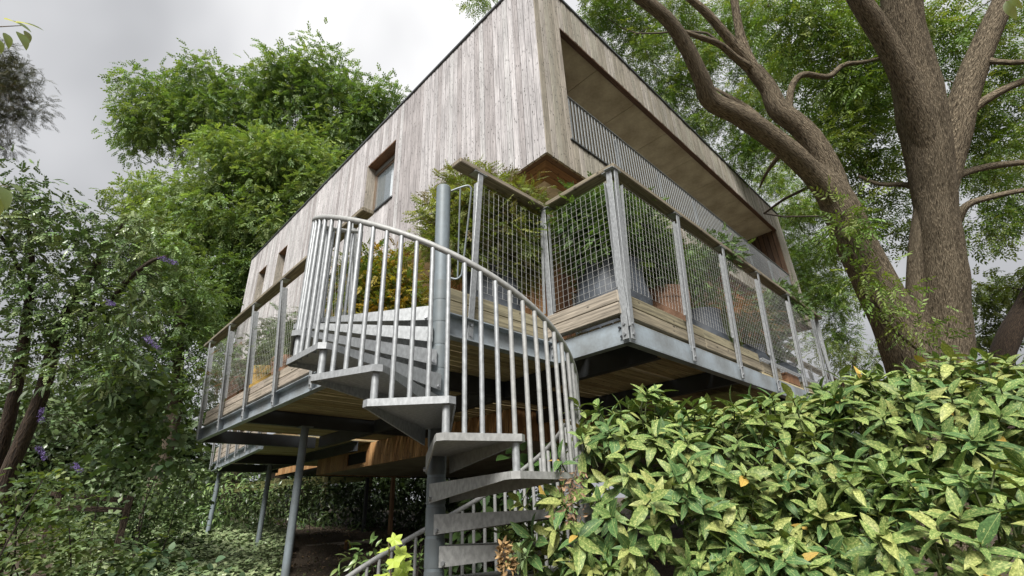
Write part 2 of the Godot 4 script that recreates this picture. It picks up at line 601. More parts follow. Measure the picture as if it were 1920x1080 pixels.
# centres of leaf clusters in a lobe given by its pixel, its radius in pixels and its distance
func lobe_points(lobes: Array, depth: float, per: float, squash := 0.9, shell := 0.45) -> Array:
	var out := []
	for l in lobes:
		var d: float = depth + (l[3] if l.size() > 3 else 0.0)
		var c := spot(l[0], l[1], d)
		var r: float = l[2] * d / FOCUS
		var n := int(ceil(per * r * r))
		for i in n:
			var v := Vector3(rng.randfn(), rng.randfn(), rng.randfn()).normalized() * lerpf(shell, 1.0, sqrt(rng.randf()))
			out.append(c + Vector3(v.x * r, v.y * r * squash, v.z * r))
	return out

func smooth_path(pts: Array, radii: Array, steps: int) -> Array:
	var p := []
	var r := []
	for i in pts.size() - 1:
		var a: Vector3 = pts[maxi(i - 1, 0)]
		var b: Vector3 = pts[i]
		var c: Vector3 = pts[i + 1]
		var d: Vector3 = pts[mini(i + 2, pts.size() - 1)]
		for k in steps:
			var t := float(k) / steps
			p.append(b.cubic_interpolate(c, a, d, t))
			r.append(lerpf(radii[i], radii[i + 1], t))
	p.append(pts[-1])
	r.append(radii[-1])
	return [p, r]

# thin branches from the nearest point of the limbs to each centre
func branches(s: Shape, limbs: Array, centres: Array, every: int, thick := 0.012, sag := 0.12) -> void:
	for i in range(0, centres.size(), every):
		var c: Vector3 = centres[i]
		var best := Vector3.ZERO
		var far := 1e9
		for p in limbs:
			var d := (p as Vector3).distance_to(c) + maxf(0.0, p.y - c.y) * 0.8
			if d < far:
				far = d
				best = p
		if far < 0.15:
			continue
		var side := Vector3(rng.randfn(), rng.randfn() * 0.5, rng.randfn()) * far * 0.10
		var m1 := best.lerp(c, 0.35) + side + Vector3(0, far * sag, 0)
		var m2 := best.lerp(c, 0.7) - side * 0.4 + Vector3(0, far * sag * 0.7, 0)
		var r := clampf(far * thick, 0.006, 0.05)
		var sp := smooth_path([best, m1, m2, c], [r, r * 0.7, r * 0.45, r * 0.2], 3)
		s.tube(sp[0], sp[1], 5, false)
		for j in range(3, sp[0].size(), 3):
			limbs.append(sp[0][j])


# ---------------------------------------------------------------- sky
func sky_material() -> PanoramaSkyMaterial:
	var w := 1024
	var h := 512
	var n1 := bytes_of(noise_image(w, h, 0.0035, 5, 87))
	var n2 := bytes_of(noise_image(w, h, 0.011, 4, 72))
	var im := Image.create(w, h, false, Image.FORMAT_RGBF)
	var bright := (spot(840, 60, 1.0) - EYE).normalized()
	for y in h:
		var el := PI * (0.5 - (y + 0.5) / h)
		for x in w:
			var az := TAU * (x + 0.5) / w
			var d := Vector3(sin(az) * cos(el), sin(el), -cos(az) * cos(el))
			var up := clampf(sin(el), 0.0, 1.0)
			var c := (n1[y * w + x] - 128) / 128.0 * 0.7 + (n2[y * w + x] - 128) / 128.0 * 0.55
			var g := 0.40 + 0.11 * up + 0.20 * pow(clampf(d.dot(bright) * 0.5 + 0.5, 0.0, 1.0), 12.0)
			g *= 1.0 + 0.40 * c
			if el < 0.0:
				g = lerpf(g, 0.10, clampf(-el * 6.0, 0.0, 1.0))
			var blue := clampf(0.75 - g, 0.0, 0.5)
			im.set_pixel(x, y, Color(g * (1.0 - 0.05 * blue), g, g * (1.0 + 0.10 * blue + 0.01)))
	var m := PanoramaSkyMaterial.new()
	m.panorama = ImageTexture.create_from_image(im)
	return m


# ---------------------------------------------------------------- house
const WALL_LOW := 3.96
const WALL_TOP := 8.53
const LONG := 13.38   # balcony face, along +x
const DEEP := 15.9    # window face, along -z
var windows := [[-6.30, -4.83, 5.70, 7.49], [-12.62, -11.77, 5.68, 7.46], [-14.55, -13.70, 5.66, 7.44]]

func plank_row(parent: Node, called: String, set_: String, from: float, to: float, width: float, lows: Callable, along: Callable, thick: float, jitter: float, gap := 0.017) -> void:
	var n := int(round((to - from) / width))
	var w := (to - from) / n
	var cache := {}
	for i in n:
		var a := from + i * w
		for span in lows.call(a + w * 0.5):
			var length: float = span[1] - span[0]
			var key := "%.3f %d" % [length, i % 3]
			if not cache.has(key):
				var s := Shape.new()
				s.box(Vector3(0, length * 0.5, 0), Vector3(w - gap - 0.002 * (i % 3), length, thick), Basis(), 0.003, Vector2(i % 3 * 0.17, i % 3 * 0.9))
				cache[key] = s.done()
			var t: Transform3D = along.call(a + w * 0.5, span[0])
			t.origin += t.basis.z * rng.randf_range(-jitter, jitter)
			put(called, cache[key], any(set_), parent, t)

func build_house() -> void:
	var house := thing("timber_house", "large box-shaped house clad in silvery vertical timber planks, raised over the deck", "house")
	var face_left := Basis(Vector3(0, 0, 1), Vector3.UP, Vector3(-1, 0, 0))
	var core := Shape.new()
	var t := 0.05
	# dark lining behind the planks, open at the windows and the balcony
	var lines := [-DEEP, -14.55, -13.70, -12.62, -11.77, -6.30, -4.83, -0.05]
	for i in lines.size() - 1:
		if i % 2 == 0:
			core.lo_hi(Vector3(t, WALL_LOW + 0.03, lines[i]), Vector3(t + 0.2, WALL_TOP, lines[i + 1]))
		else:
			var w: Array = windows[2 - (i - 1) / 2]
			core.lo_hi(Vector3(t, WALL_LOW + 0.03, lines[i]), Vector3(t + 0.2, w[2], lines[i + 1]))
			core.lo_hi(Vector3(t, w[3], lines[i]), Vector3(t + 0.2, WALL_TOP, lines[i + 1]))
	core.lo_hi(Vector3(t, WALL_LOW + 0.03, -0.35), Vector3(0.70, WALL_TOP, -t))
	core.lo_hi(Vector3(0.70, WALL_LOW + 0.03, -0.35), Vector3(12.66, 4.63, -t))
	core.lo_hi(Vector3(0.70, 7.63, -0.35), Vector3(12.66, WALL_TOP, -t))
	core.lo_hi(Vector3(12.66, WALL_LOW + 0.03, -0.35), Vector3(LONG - 0.03, WALL_TOP, -t))
	core.lo_hi(Vector3(LONG - 0.25, WALL_LOW + 0.03, -DEEP), Vector3(LONG - 0.03, WALL_TOP, -0.35))
	core.lo_hi(Vector3(0.25, WALL_LOW + 0.03, -DEEP), Vector3(LONG - 0.25, WALL_TOP, -DEEP + 0.2))
	core.lo_hi(Vector3(0.25, WALL_TOP - 0.4, -DEEP + 0.2), Vector3(LONG - 0.25, WALL_TOP - 0.05, -0.35))
	core.lo_hi(Vector3(0.25, WALL_LOW + 0.2, -DEEP + 0.2), Vector3(LONG - 0.25, WALL_LOW + 0.45, -0.35))
	part("lining", core, M.black, house)
	var wins := windows
	var left_wall := Node3D.new()
	left_wall.name = "window_wall"
	house.add_child(left_wall)
	plank_row(left_wall, "plank", "silver", -DEEP, 0.0, 0.147, func(z):
		for w in wins:
			if z > w[0] and z < w[1]:
				return [[WALL_LOW, w[2]], [w[3], WALL_TOP]]
		return [[WALL_LOW, WALL_TOP]],
		func(z, y): return Transform3D(face_left, Vector3(0.022, y, z)), 0.044, 0.005)
	var right_wall := Node3D.new()
	right_wall.name = "balcony_wall"
	house.add_child(right_wall)
	plank_row(right_wall, "plank", "olive", 0.0, LONG, 0.152, func(x):
		if x > 0.70 and x < 12.66:
			return [[WALL_LOW, 4.62], [7.575, WALL_TOP]]
		return [[WALL_LOW, WALL_TOP]],
		func(x, y): return Transform3D(Basis(), Vector3(x, y, -0.022)), 0.044, 0.005)
	var far_wall := Node3D.new()
	far_wall.name = "end_wall"
	house.add_child(far_wall)
	plank_row(far_wall, "plank", "olive", -DEEP, -0.05, 0.30, func(_z): return [[WALL_LOW, WALL_TOP]],
		func(z, y): return Transform3D(Basis(Vector3(0, 0, -1), Vector3.UP, Vector3(1, 0, 0)), Vector3(LONG - 0.022, y, z)), 0.044, 0.002)
	# roof with its dark metal edge
	var roof := Shape.new()
	roof.lo_hi(Vector3(-0.035, WALL_TOP, -DEEP - 0.02), Vector3(0.25, WALL_TOP + 0.06, 0.035), 0.006)
	roof.lo_hi(Vector3(0.25, WALL_TOP, -0.25), Vector3(LONG + 0.03, WALL_TOP + 0.06, 0.035), 0.006)
	roof.lo_hi(Vector3(0.25, WALL_TOP, -DEEP - 0.02), Vector3(LONG + 0.03, WALL_TOP + 0.04, -0.25))
	part("roof_edge", roof, M.flash, house)
	# windows in deep reveals
	for i in 3:
		var w: Array = windows[i]
		var win := Node3D.new()
		win.name = "window"
		house.add_child(win, true)
		var dep := 0.36
		var rv := Shape.new()
		rv.lo_hi(Vector3(0.004, w[3] - 0.03, w[0] + 0.03), Vector3(dep, w[3] - 0.002, w[1] - 0.03), 0.002)
		var rj := Shape.new()
		rj.lo_hi(Vector3(0.004, w[2] + 0.02, w[0] + 0.002), Vector3(dep, w[3] - 0.002, w[0] + 0.03), 0.002)
		rj.lo_hi(Vector3(0.004, w[2] + 0.02, w[1] - 0.03), Vector3(dep, w[3] - 0.002, w[1] - 0.002), 0.002)
		part("reveal_board", rv, M.brown[1], win)
		part("jamb_board", rj, M.olive[i], win)
		var sill := Shape.new()
		sill.lo_hi(Vector3(-0.04, w[2] - 0.03, w[0] - 0.02), Vector3(dep, w[2] + 0.018, w[1] + 0.02), 0.004)
		part("sill", sill, M.flash, win)
		var fr := Shape.new()
		var x0 := dep - 0.11
		var z0: float = w[0] + 0.031
		var z1: float = w[1] - 0.031
		var y0: float = w[2] + 0.02
		var y1: float = w[3] - 0.032
		fr.lo_hi(Vector3(x0, y0, z0), Vector3(x0 + 0.07, y1 - 0.16, z0 + 0.07), 0.004)
		fr.lo_hi(Vector3(x0, y0, z1 - 0.07), Vector3(x0 + 0.07, y1 - 0.16, z1), 0.004)
		fr.lo_hi(Vector3(x0, y0, z0 + 0.07), Vector3(x0 + 0.07, y0 + 0.07, z1 - 0.07), 0.004)
		fr.lo_hi(Vector3(x0, y1 - 0.23, z0 + 0.07), Vector3(x0 + 0.07, y1 - 0.16, z1 - 0.07), 0.004)
		part("frame", fr, M.frame, win)
		var vent := Shape.new()
		vent.lo_hi(Vector3(x0 - 0.02, y1 - 0.158, z0), Vector3(x0 + 0.06, y1 - 0.08, z1), 0.006)
		vent.lo_hi(Vector3(x0, y1 - 0.078, z0), Vector3(x0 + 0.06, y1, z1), 0.004)
		part("head_vent", vent, M.grey_frame, win)
		var gl := Shape.new()
		gl.lo_hi(Vector3(x0 + 0.025, y0 + 0.07, z0 + 0.07), Vector3(x0 + 0.03, y1 - 0.23, z1 - 0.07))
		part("pane", gl, M.glass, win)
		var bl := Shape.new()
		bl.lo_hi(Vector3(x0 + 0.12, y0, lerpf(z0, z1, 0.45)), Vector3(x0 + 0.125, y1, z1 - 0.01))
		part("blind", bl, M.blind, win)
	# balcony: ceiling panels, end walls, back wall with glass doors, floor, railing
	var ceil_ := Node3D.new()
	ceil_.name = "balcony_ceiling"
	house.add_child(ceil_)
	var pw := 11.96 / 8.0
	var cp := Shape.new()
	cp.lo_hi(Vector3(0.006, 0, -2.60), Vector3(pw - 0.006, 0.02, -0.12), 0.003)
	var cpm := cp.done()
	for i in 8:
		put("ceiling_panel", cpm, M.soffit, ceil_, Transform3D(Basis(), Vector3(0.70 + i * pw, 7.60, 0)))
	var edge := Shape.new()
	edge.lo_hi(Vector3(0.73, 7.545, -0.12), Vector3(12.63, 7.575, -0.004), 0.003)
	edge.lo_hi(Vector3(0.701, 4.66, -0.35), Vector3(0.728, 7.57, -0.004), 0.003)
	part("opening_lining", edge, M.brown[2], house)
	var endw := Node3D.new()
	endw.name = "balcony_end"
	house.add_child(endw)
	plank_row(endw, "plank", "umber", -2.6, -0.03, 0.16, func(_z): return [[4.66, 7.59]],
		func(z, y): return Transform3D(face_left, Vector3(12.64, y, z)), 0.03, 0.002)
	var bal := Shape.new()
	bal.lo_hi(Vector3(0.70, 4.63, -2.6), Vector3(12.66, 4.66, -0.004))
	part("balcony_floor", bal, M.slab, house)
	var back := Shape.new()
	back.lo_hi(Vector3(0.25, 4.6, -2.75), Vector3(13.1, 7.9, -2.62))
	back.lo_hi(Vector3(0.25, 4.6, -2.62), Vector3(0.69, 7.9, -0.36))
	part("back_wall", back, M.olive[2], house)
	var doors := Shape.new()
	for i in 9:
		doors.lo_hi(Vector3(0.9 + i * 1.4, 4.66, -2.618), Vector3(0.98 + i * 1.4, 7.0, -2.56), 0.004)
	doors.lo_hi(Vector3(0.98, 7.0, -2.618), Vector3(12.1, 7.08, -2.56), 0.004)
	part("door_frame", doors, M.grey_frame, house)
	var dg := Shape.new()
	dg.lo_hi(Vector3(0.98, 4.7, -2.60), Vector3(12.1, 7.0, -2.595))
	part("door_pane", dg, M.glass, house)
	var railing := Node3D.new()
	railing.name = "balcony_railing"
	house.add_child(railing)
	var br := Shape.new()
	br.box(Vector3(0, 0.55, 0), Vector3(0.062, 1.06, 0.012), Basis(Vector3.UP, 0.25), 0.002)
	var brm := br.done()
	for i in 118:
		put("bar", brm, M.zinc, railing, Transform3D(Basis(), Vector3(0.76 + i * 0.1012, 4.68, -0.06)))
	var tr := Shape.new()
	tr.lo_hi(Vector3(0.73, 5.762, -0.09), Vector3(12.63, 5.776, -0.03), 0.003)
	tr.lo_hi(Vector3(0.73, 4.69, -0.075), Vector3(12.63, 4.705, -0.045), 0.003)
	part("top_rail", tr, M.zinc, railing)
	var trim := Shape.new()
	trim.lo_hi(Vector3(0.69, 4.623, -0.1), Vector3(12.67, 4.655, 0.03), 0.004)
	part("balcony_sill", trim, M.flash, house)
	var uprights := Shape.new()
	for i in 8:
		uprights.lo_hi(Vector3(0.74 + i * 1.695, 4.67, -0.14), Vector3(0.80 + i * 1.695, 5.76, -0.092), 0.004)
	part("upright", uprights, M.zinc, railing)
	# underside: a band of mitred boards round a ceiling of fibre board
	var band := Node3D.new()
	band.name = "soffit"
	house.add_child(band)
	for i in 4:
		var a := 0.012 + i * 0.135
		var b := a + 0.127
		for q in 2:
			var s := Shape.new()
			var pts := []
			var low := []
			var run := LONG if q == 1 else (DEEP if i < 2 else 3.3)
			for c in [[a, a], [a, run], [b, run], [b, b]]:
				var p := Vector3(c[0], 0, -c[1]) if q == 0 else Vector3(c[1], 0, -c[0])
				pts.append(p + Vector3(0, 3.995, 0))
				low.append(p + Vector3(0, 3.972, 0))
			var uv := []
			for p in low:
				uv.append(Vector2(-p.x, p.z) if q == 0 else Vector2(p.z, p.x))
			s.poly(low, Vector3.DOWN, uv)
			s.poly(pts, Vector3.UP, uv)
			for k in 4:
				var j := (k + 1) % 4
				var mid: Vector3 = (low[k] + low[j]) * 0.5
				var ctr: Vector3 = (low[0] + low[1] + low[2] + low[3]) * 0.25
				s.poly([low[k], low[j], pts[j], pts[k]], mid - ctr, [uv[k], uv[j], uv[j], uv[k]])
			part("soffit_board", s, any("brown"), band)
	var tan_ := Node3D.new()
	tan_.name = "undercroft_ceiling"
	house.add_child(tan_)
	var panel := Shape.new()
	panel.lo_hi(Vector3(0.005, 0, 0.005), Vector3(1.195, 0.02, 2.395), 0.002)
	var pm := panel.done()
	for i in 6:   # close up the strip beside the narrow band
		var s2 := Shape.new()
		s2.lo_hi(Vector3(0.29, 4.001, -3.31 - (i + 1) * 2.08), Vector3(0.555, 4.021, -3.31 - i * 2.08 - 0.008), 0.002)
		part("ceiling_panel", s2, M.tan, tan_)
	for i in 11:
		for j in 7:
			put("ceiling_panel", pm, M.tan, tan_, Transform3D(Basis(), Vector3(0.56 + i * 1.2 - (0.6 if j % 2 else 0.0) * 0.0, 4.0 + 0.0015 * ((i + j) % 2), -0.56 - (j + 1) * 2.4)))
	var above := Shape.new()
	above.lo_hi(Vector3(0.012, 4.03, -DEEP + 0.01), Vector3(LONG - 0.04, 4.06, -0.012))
	part("ceiling_deck", above, M.black, house)
	# lower storey set back under the box, warm planks, hanging a little below the deck
	var lx := 1.8
	var lz := -1.8
	var low_wall := Node3D.new()
	low_wall.name = "lower_wall"
	house.add_child(low_wall)
	plank_row(low_wall, "plank", "orange", -14.6, lz, 0.14, func(z):
		if z > -13.2 and z < -9.5:
			return [[0.2, 0.5], [2.9, 4.0]]
		return [[0.2, 4.0]],
		func(z, y): return Transform3D(face_left, Vector3(lx, y, z)), 0.03, 0.003)
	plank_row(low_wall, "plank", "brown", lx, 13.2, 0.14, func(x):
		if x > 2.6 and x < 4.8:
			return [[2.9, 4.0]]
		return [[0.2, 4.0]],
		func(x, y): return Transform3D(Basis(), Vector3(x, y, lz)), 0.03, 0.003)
	var lowcore := Shape.new()
	lowcore.lo_hi(Vector3(lx + 0.3, 0.2, -14.55), Vector3(13.2, 3.98, lz - 0.3))
	lowcore.lo_hi(Vector3(lx + 0.02, 0.2, -9.5), Vector3(lx + 0.3, 3.98, lz - 0.02))
	lowcore.lo_hi(Vector3(lx + 0.02, 0.2, -14.55), Vector3(lx + 0.3, 3.98, -13.2))
	part("lower_core", lowcore, M.black, house)
	# insulated floor box that hangs between the deck's beams, boarded at its sides
	var under := Shape.new()
	under.lo_hi(Vector3(0.55, -0.25, -8.38), Vector3(13.2, -0.22, -1.52), 0.003)
	part("underside", under, M.slab, house)
	var filling := Shape.new()
	filling.lo_hi(Vector3(0.56, -0.218, -8.36), Vector3(13.2, 0.19, -1.54))
	part("floor_core", filling, M.black, house)
	var skirt := Node3D.new()
	skirt.name = "floor_skirt"
	house.add_child(skirt)
	plank_row(skirt, "plank", "orange", -8.38, -1.52, 0.118, func(z):
		if z > -6.9 and z < -6.0:
			return [[-0.27, -0.19], [0.05, 0.195]]
		return [[-0.27, 0.195]],
		func(z, y): return Transform3D(face_left, Vector3(0.53, y, z)), 0.03, 0.003, 0.006)
	plank_row(skirt, "plank", "orange", 0.55, 6.5, 0.118, func(_x): return [[-0.27, 0.195]],
		func(x, y): return Transform3D(Basis(), Vector3(x, y, -1.505)), 0.03, 0.003, 0.006)
	plank_row(skirt, "plank", "orange", 0.55, 3.2, 0.118, func(_x): return [[-0.27, 0.195]],
		func(x, y): return Transform3D(Basis(Vector3.LEFT, Vector3.UP, Vector3.FORWARD), Vector3(x, y, -8.395)), 0.03, 0.003, 0.006)
	for q in 2:
		var win := Node3D.new()
		win.name = "glazed_door"
		house.add_child(win, true)
		var fr := Shape.new()
		var gl := Shape.new()
		if q == 0:
			for z in [-13.2, -11.38, -9.58]:
				fr.lo_hi(Vector3(lx + 0.02, 0.5, z), Vector3(lx + 0.1, 2.9, z + 0.08), 0.004)
			fr.lo_hi(Vector3(lx + 0.02, 0.5, -13.12), Vector3(lx + 0.1, 0.58, -9.58), 0.004)
			gl.lo_hi(Vector3(lx + 0.06, 0.58, -13.12), Vector3(lx + 0.065, 2.9, -9.58))
		else:
			for x in [2.6, 3.66, 4.72]:
				fr.lo_hi(Vector3(x, 0.22, lz - 0.1), Vector3(x + 0.08, 2.9, lz - 0.02), 0.004)
			fr.lo_hi(Vector3(2.68, 2.82, lz - 0.1), Vector3(4.72, 2.9, lz - 0.02), 0.004)
			gl.lo_hi(Vector3(2.68, 0.22, lz - 0.065), Vector3(4.72, 2.82, lz - 0.06))
		part("frame", fr, M.grey_frame, win)
		part("pane", gl, M.glass, win)


# ---------------------------------------------------------------- deck
const FLOOR := 0.24

func channel(parent: Node, called: String, p: Vector3, q: Vector3, open_to: Vector3, material: Material, depth := 0.2) -> void:
	# a steel channel: web and two flanges; p, q run along the bottom of the web's outer face
	var s := Shape.new()
	var d := (q - p).normalized()
	var b := Basis(open_to, Vector3.UP, d)
	var l := (q - p).length()
	var c := (p + q) * 0.5
	s.box(c + Vector3(0, depth * 0.5, 0) + open_to * 0.005, Vector3(0.010, depth - 0.024, l), b)
	s.box(c + Vector3(0, 0.006, 0) + open_to * 0.04, Vector3(0.08, 0.012, l), b, 0.002)
	s.box(c + Vector3(0, depth - 0.006, 0) + open_to * 0.04, Vector3(0.08, 0.012, l), b, 0.002)
	part(called, s, material, parent)

func build_deck() -> void:
	var deck := thing("raised_deck", "L-shaped raised timber deck on blue-grey steel beams and slim round columns", "deck")
	# steel rim: the window side opens outwards, the stair side and the short return stand flush
	channel(deck, "steel_beam", Vector3(-2.655, 0, -5.73), Vector3(-2.655, 0, 0.93), Vector3.LEFT, M.blue)
	channel(deck, "steel_beam", Vector3(-2.65, 0, 0.93), Vector3(-1.35, 0, 0.93), Vector3(0, 0, 1), M.blue)
	channel(deck, "steel_beam", Vector3(-1.35, 0, 0.935), Vector3(-1.35, 0, 1.81), Vector3(1, 0, 0), M.blue)
	channel(deck, "steel_beam", Vector3(-1.345, 0, 1.815), Vector3(5.0, 0, 1.815), Vector3(0, 0, -1), M.blue)
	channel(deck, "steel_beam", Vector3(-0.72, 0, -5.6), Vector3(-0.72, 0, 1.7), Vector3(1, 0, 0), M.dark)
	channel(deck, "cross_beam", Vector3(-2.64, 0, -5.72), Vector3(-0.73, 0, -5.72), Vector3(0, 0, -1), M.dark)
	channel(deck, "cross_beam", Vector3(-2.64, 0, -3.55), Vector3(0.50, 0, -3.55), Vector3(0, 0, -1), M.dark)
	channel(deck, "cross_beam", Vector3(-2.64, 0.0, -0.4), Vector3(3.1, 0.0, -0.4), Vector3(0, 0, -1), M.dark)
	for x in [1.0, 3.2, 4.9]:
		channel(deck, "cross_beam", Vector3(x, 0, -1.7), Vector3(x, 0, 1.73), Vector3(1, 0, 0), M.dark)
	# stiffener plates by the posts of the window side
	for z in POSTS_LEFT:
		var s := Shape.new()
		s.lo_hi(Vector3(-2.73, 0.013, z - 0.075), Vector3(-2.656, 0.187, z - 0.065))
		part("stiffener", s, M.blue, deck)
	var lug := Shape.new()
	lug.lo_hi(Vector3(-2.735, 0.0, 0.95), Vector3(-2.66, 0.2, 1.012), 0.003)
	lug.lo_hi(Vector3(-2.76, -0.005, 0.935), Vector3(-2.62, 0.004, 1.03), 0.002)
	part("end_plate", lug, M.blue, deck)
	for i in 3:
		var s := Shape.new()
		s.tube([Vector3(-2.70, 0.04 + i * 0.06, 1.01), Vector3(-2.70, 0.04 + i * 0.06, 1.035)], [0.018], 6)
		part("bolt", s, M.bolt, deck)
	for q in [[-1.39, 0.145, 1.76], [-1.39, 0.06, 1.77]]:
		var s := Shape.new()
		s.tube([Vector3(-1.35, q[1], q[2] - 0.02), Vector3(-1.372, q[1], q[2] - 0.02)], [0.012], 6)
		part("bolt", s, M.dark_bolt, deck)
	# floor boards, each with a gap
	var bm := []
	for k in 3:
		var s := Shape.new()
		s.lo_hi(Vector3(-2.60, 0.205, 0.004), Vector3(1.75, FLOOR, 0.130 - 0.004 * k), 0.004, Vector2(k * 0.2, k * 0.7))
		bm.append(s.done())
	for i in 47:
		put("floor_board", bm[i % 3], any("board"), deck, Transform3D(Basis(), Vector3(0, rng.randf_range(-0.001, 0.001), 0.76 - i * 0.138)))
	bm = []
	for k in 3:
		var s := Shape.new()
		s.lo_hi(Vector3(-1.30, 0.205, 0.004), Vector3(1.75, FLOOR, 0.130 - 0.004 * k), 0.004, Vector2(k * 0.2, k * 0.7))
		bm.append(s.done())
	for i in 6:
		put("floor_board", bm[i % 3], any("board"), deck, Transform3D(Basis(), Vector3(0, 0, 1.64 - i * 0.138)))
	for i in 25:
		var s := Shape.new()
		s.lo_hi(Vector3(1.76, 0.205, 1.66 - i * 0.138), Vector3(4.95, FLOOR, 1.79 - i * 0.138), 0.004)
		part("floor_board", s, any("board"), deck)
	# upstand of two weathered sleepers round the edge
	var runs := [
		[Vector3(-2.665, 0, -5.62), Vector3(-2.665, 0, -0.32), "sleeper"],
		[Vector3(-2.64, 0, 0.86), Vector3(-1.37, 0, 0.86), "mossy"],
		[Vector3(-1.37, 0, 0.91), Vector3(-1.37, 0, 1.798), "sleeper"],
		[Vector3(-1.323, 0, 1.755), Vector3(1.75, 0, 1.755), "mossy"],
	]
	for r in runs:
		var n := 2 if (r[0] as Vector3).distance_to(r[1]) > 2.5 else 1
		for k in n:
			var a: Vector3 = (r[0] as Vector3).lerp(r[1], float(k) / n + 0.0006 * k)
			var b: Vector3 = (r[0] as Vector3).lerp(r[1], float(k + 1) / n)
			for layer in 2:
				var s := Shape.new()
				var y := 0.305 + layer * 0.117
				s.bar(a + Vector3(0, y, 0), b + Vector3(0, y, 0), 0.09 - 0.006 * layer, 0.112, Vector3.UP, 0.006, Vector2(rng.randf(), rng.randf() * 3))
				part("sleeper", s, any(r[2]), deck)
	for i in 2:   # step of boards in the gap where the stair arrives
		var s := Shape.new()
		s.bar(Vector3(-2.655, 0.175 + 0.052 * i, -0.36), Vector3(-2.655, 0.175 + 0.052 * i, 0.80), 0.12 - 0.02 * i, 0.05, Vector3.UP, 0.005, Vector2(0.2, i))
		part("step_board", s, any("sleeper"), deck)
	var post := Shape.new()
	post.lo_hi(Vector3(-2.70, 0.245, 0.80), Vector3(-2.645, 0.475, 0.91), 0.006)
	part("end_block", post, any("sleeper"), deck)
	# gratings on timber blocks beyond the end of the sleepers
	for g in 2:
		var s := Shape.new()
		var x0 := 1.80 + g * 1.75
		for k in 14:
			s.lo_hi(Vector3(x0, 0.40, 1.82 - k * 0.042), Vector3(x0 + 1.5, 0.43, 1.826 - k * 0.042))
		for k in 16:
			s.lo_hi(Vector3(x0 + k * 0.1, 0.41, 1.27), Vector3(x0 + k * 0.1 + 0.006, 0.428, 1.825))
		part("step_grating", s, M.galv, deck)
		for k in 2:
			var b := Shape.new()
			b.lo_hi(Vector3(x0 + 0.05 + k * 0.9, 0.243, 1.25), Vector3(x0 + 0.7 + k * 0.75, 0.396, 1.79), 0.008)
			part("timber_block", b, any("brown") if k else any("mossy"), deck)
	var yellow := Shape.new()
	yellow.lo_hi(Vector3(1.3, -0.035, 0.75), Vector3(2.7, -0.015, 1.55), 0.003)
	part("underside_panel", yellow, M.greenwood[0], deck)
	# columns
	for c in [[-1.86, -3.5, 0.055], [-0.42, -8.84, 0.055], [-0.85, -11.2, 0.055]]:
		var s := Shape.new()
		var base := ground_at(c[0], c[1]) - 0.3
		s.tube([Vector3(c[0], base, c[1]), Vector3(c[0], -0.015, c[1])], [c[2]], 20)
		s.lo_hi(Vector3(c[0] - 0.09, -0.014, c[1] - 0.09), Vector3(c[0] + 0.09, -0.002, c[1] + 0.09))
		part("column", s, M.pole, deck)
	# pale light slot seen past the end beam
	# second part of the deck, beyond the end beam, its edge a little askew
	var far := thing("far_deck", "farther deck section with pale planks behind the near deck's left end", "deck")
	var a := Vector3(-1.50, 0.0, -6.3)
	var b := Vector3(-1.03, 0.0, -11.1)
	var side := (b - a).normalized().cross(Vector3.UP).normalized()
	if side.x > 0.0:
		side = -side
	channel(far, "steel_beam", a - side * 0.02, b - side * 0.02, side, M.blue)
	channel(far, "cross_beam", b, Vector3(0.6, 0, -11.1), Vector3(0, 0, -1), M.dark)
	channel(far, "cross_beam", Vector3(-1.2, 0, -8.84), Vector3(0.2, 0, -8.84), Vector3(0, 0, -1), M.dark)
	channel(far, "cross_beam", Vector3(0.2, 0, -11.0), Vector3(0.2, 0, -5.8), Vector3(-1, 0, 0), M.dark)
	for layer in 3:
		var s := Shape.new()
		s.bar(a + Vector3(0, 0.285 + layer * 0.117, 0), b + Vector3(0, 0.285 + layer * 0.117, 0), 0.08, 0.112, Vector3.UP, 0.006, Vector2(0.1, layer))
		part("sleeper", s, M.sleeper[layer], far)
	for i in 38:
		var s := Shape.new()
		var z := -5.85 - i * 0.138
		s.lo_hi(Vector3(lerpf(-1.52, -1.02, i / 38.0) + 0.05, 0.205, z - 0.13), Vector3(1.75, FLOOR, z), 0.004)
		part("floor_board", s, any("board"), far)
	var rl := thing("deck_railing", "distant section of railing with slim grey posts on the farther deck", "railing", Vector3.ZERO, "steel and mesh deck railings")
	for i in 6:
		var p: Vector3 = a.lerp(b, i / 5.0) + side * 0.09
		railing_post(rl, p + Vector3(0, 0.02, 0), p + side * 0.1 + Vector3(0, 1.62, 0), (b - a).normalized(), side)
	handrail(rl, a + side * 0.17 + Vector3(0, 1.65, 0), b + side * 0.17 + Vector3(0, 1.65, 0))


# ---------------------------------------------------------------- railings
const POSTS_LEFT := [-5.66, -4.56, -3.46, -2.38, -1.30, -0.42]

func railing_post(parent: Node, foot: Vector3, top: Vector3, along: Vector3, out: Vector3) -> void:
	var d := (top - foot).normalized()
	var o := (out - d * out.dot(d)).normalized()
	var s := Shape.new()
	var l := (top - foot).length()
	var c := (top + foot) * 0.5
	s.box(c + o * 0.006, Vector3(0.062, l, 0.010), Basis(along, d, o), 0.002)
	s.box(c - o * 0.022, Vector3(0.010, l - 0.22, 0.044), Basis(along, d, o).orthonormalized(), 0.002)
	s.box(top + d * 0.004 - o * 0.03, Vector3(0.15, 0.008, 0.10), Basis(along, d, o), 0.001)
	var post := part("post", s, M.galv, parent)
	for y in [0.045, 0.135]:
		var b := Shape.new()
		var p: Vector3 = foot + d * y + o * 0.011
		b.tube([p, p + o * 0.013], [0.013], 6)
		put("bolt", b.done(), M.bolt, post)

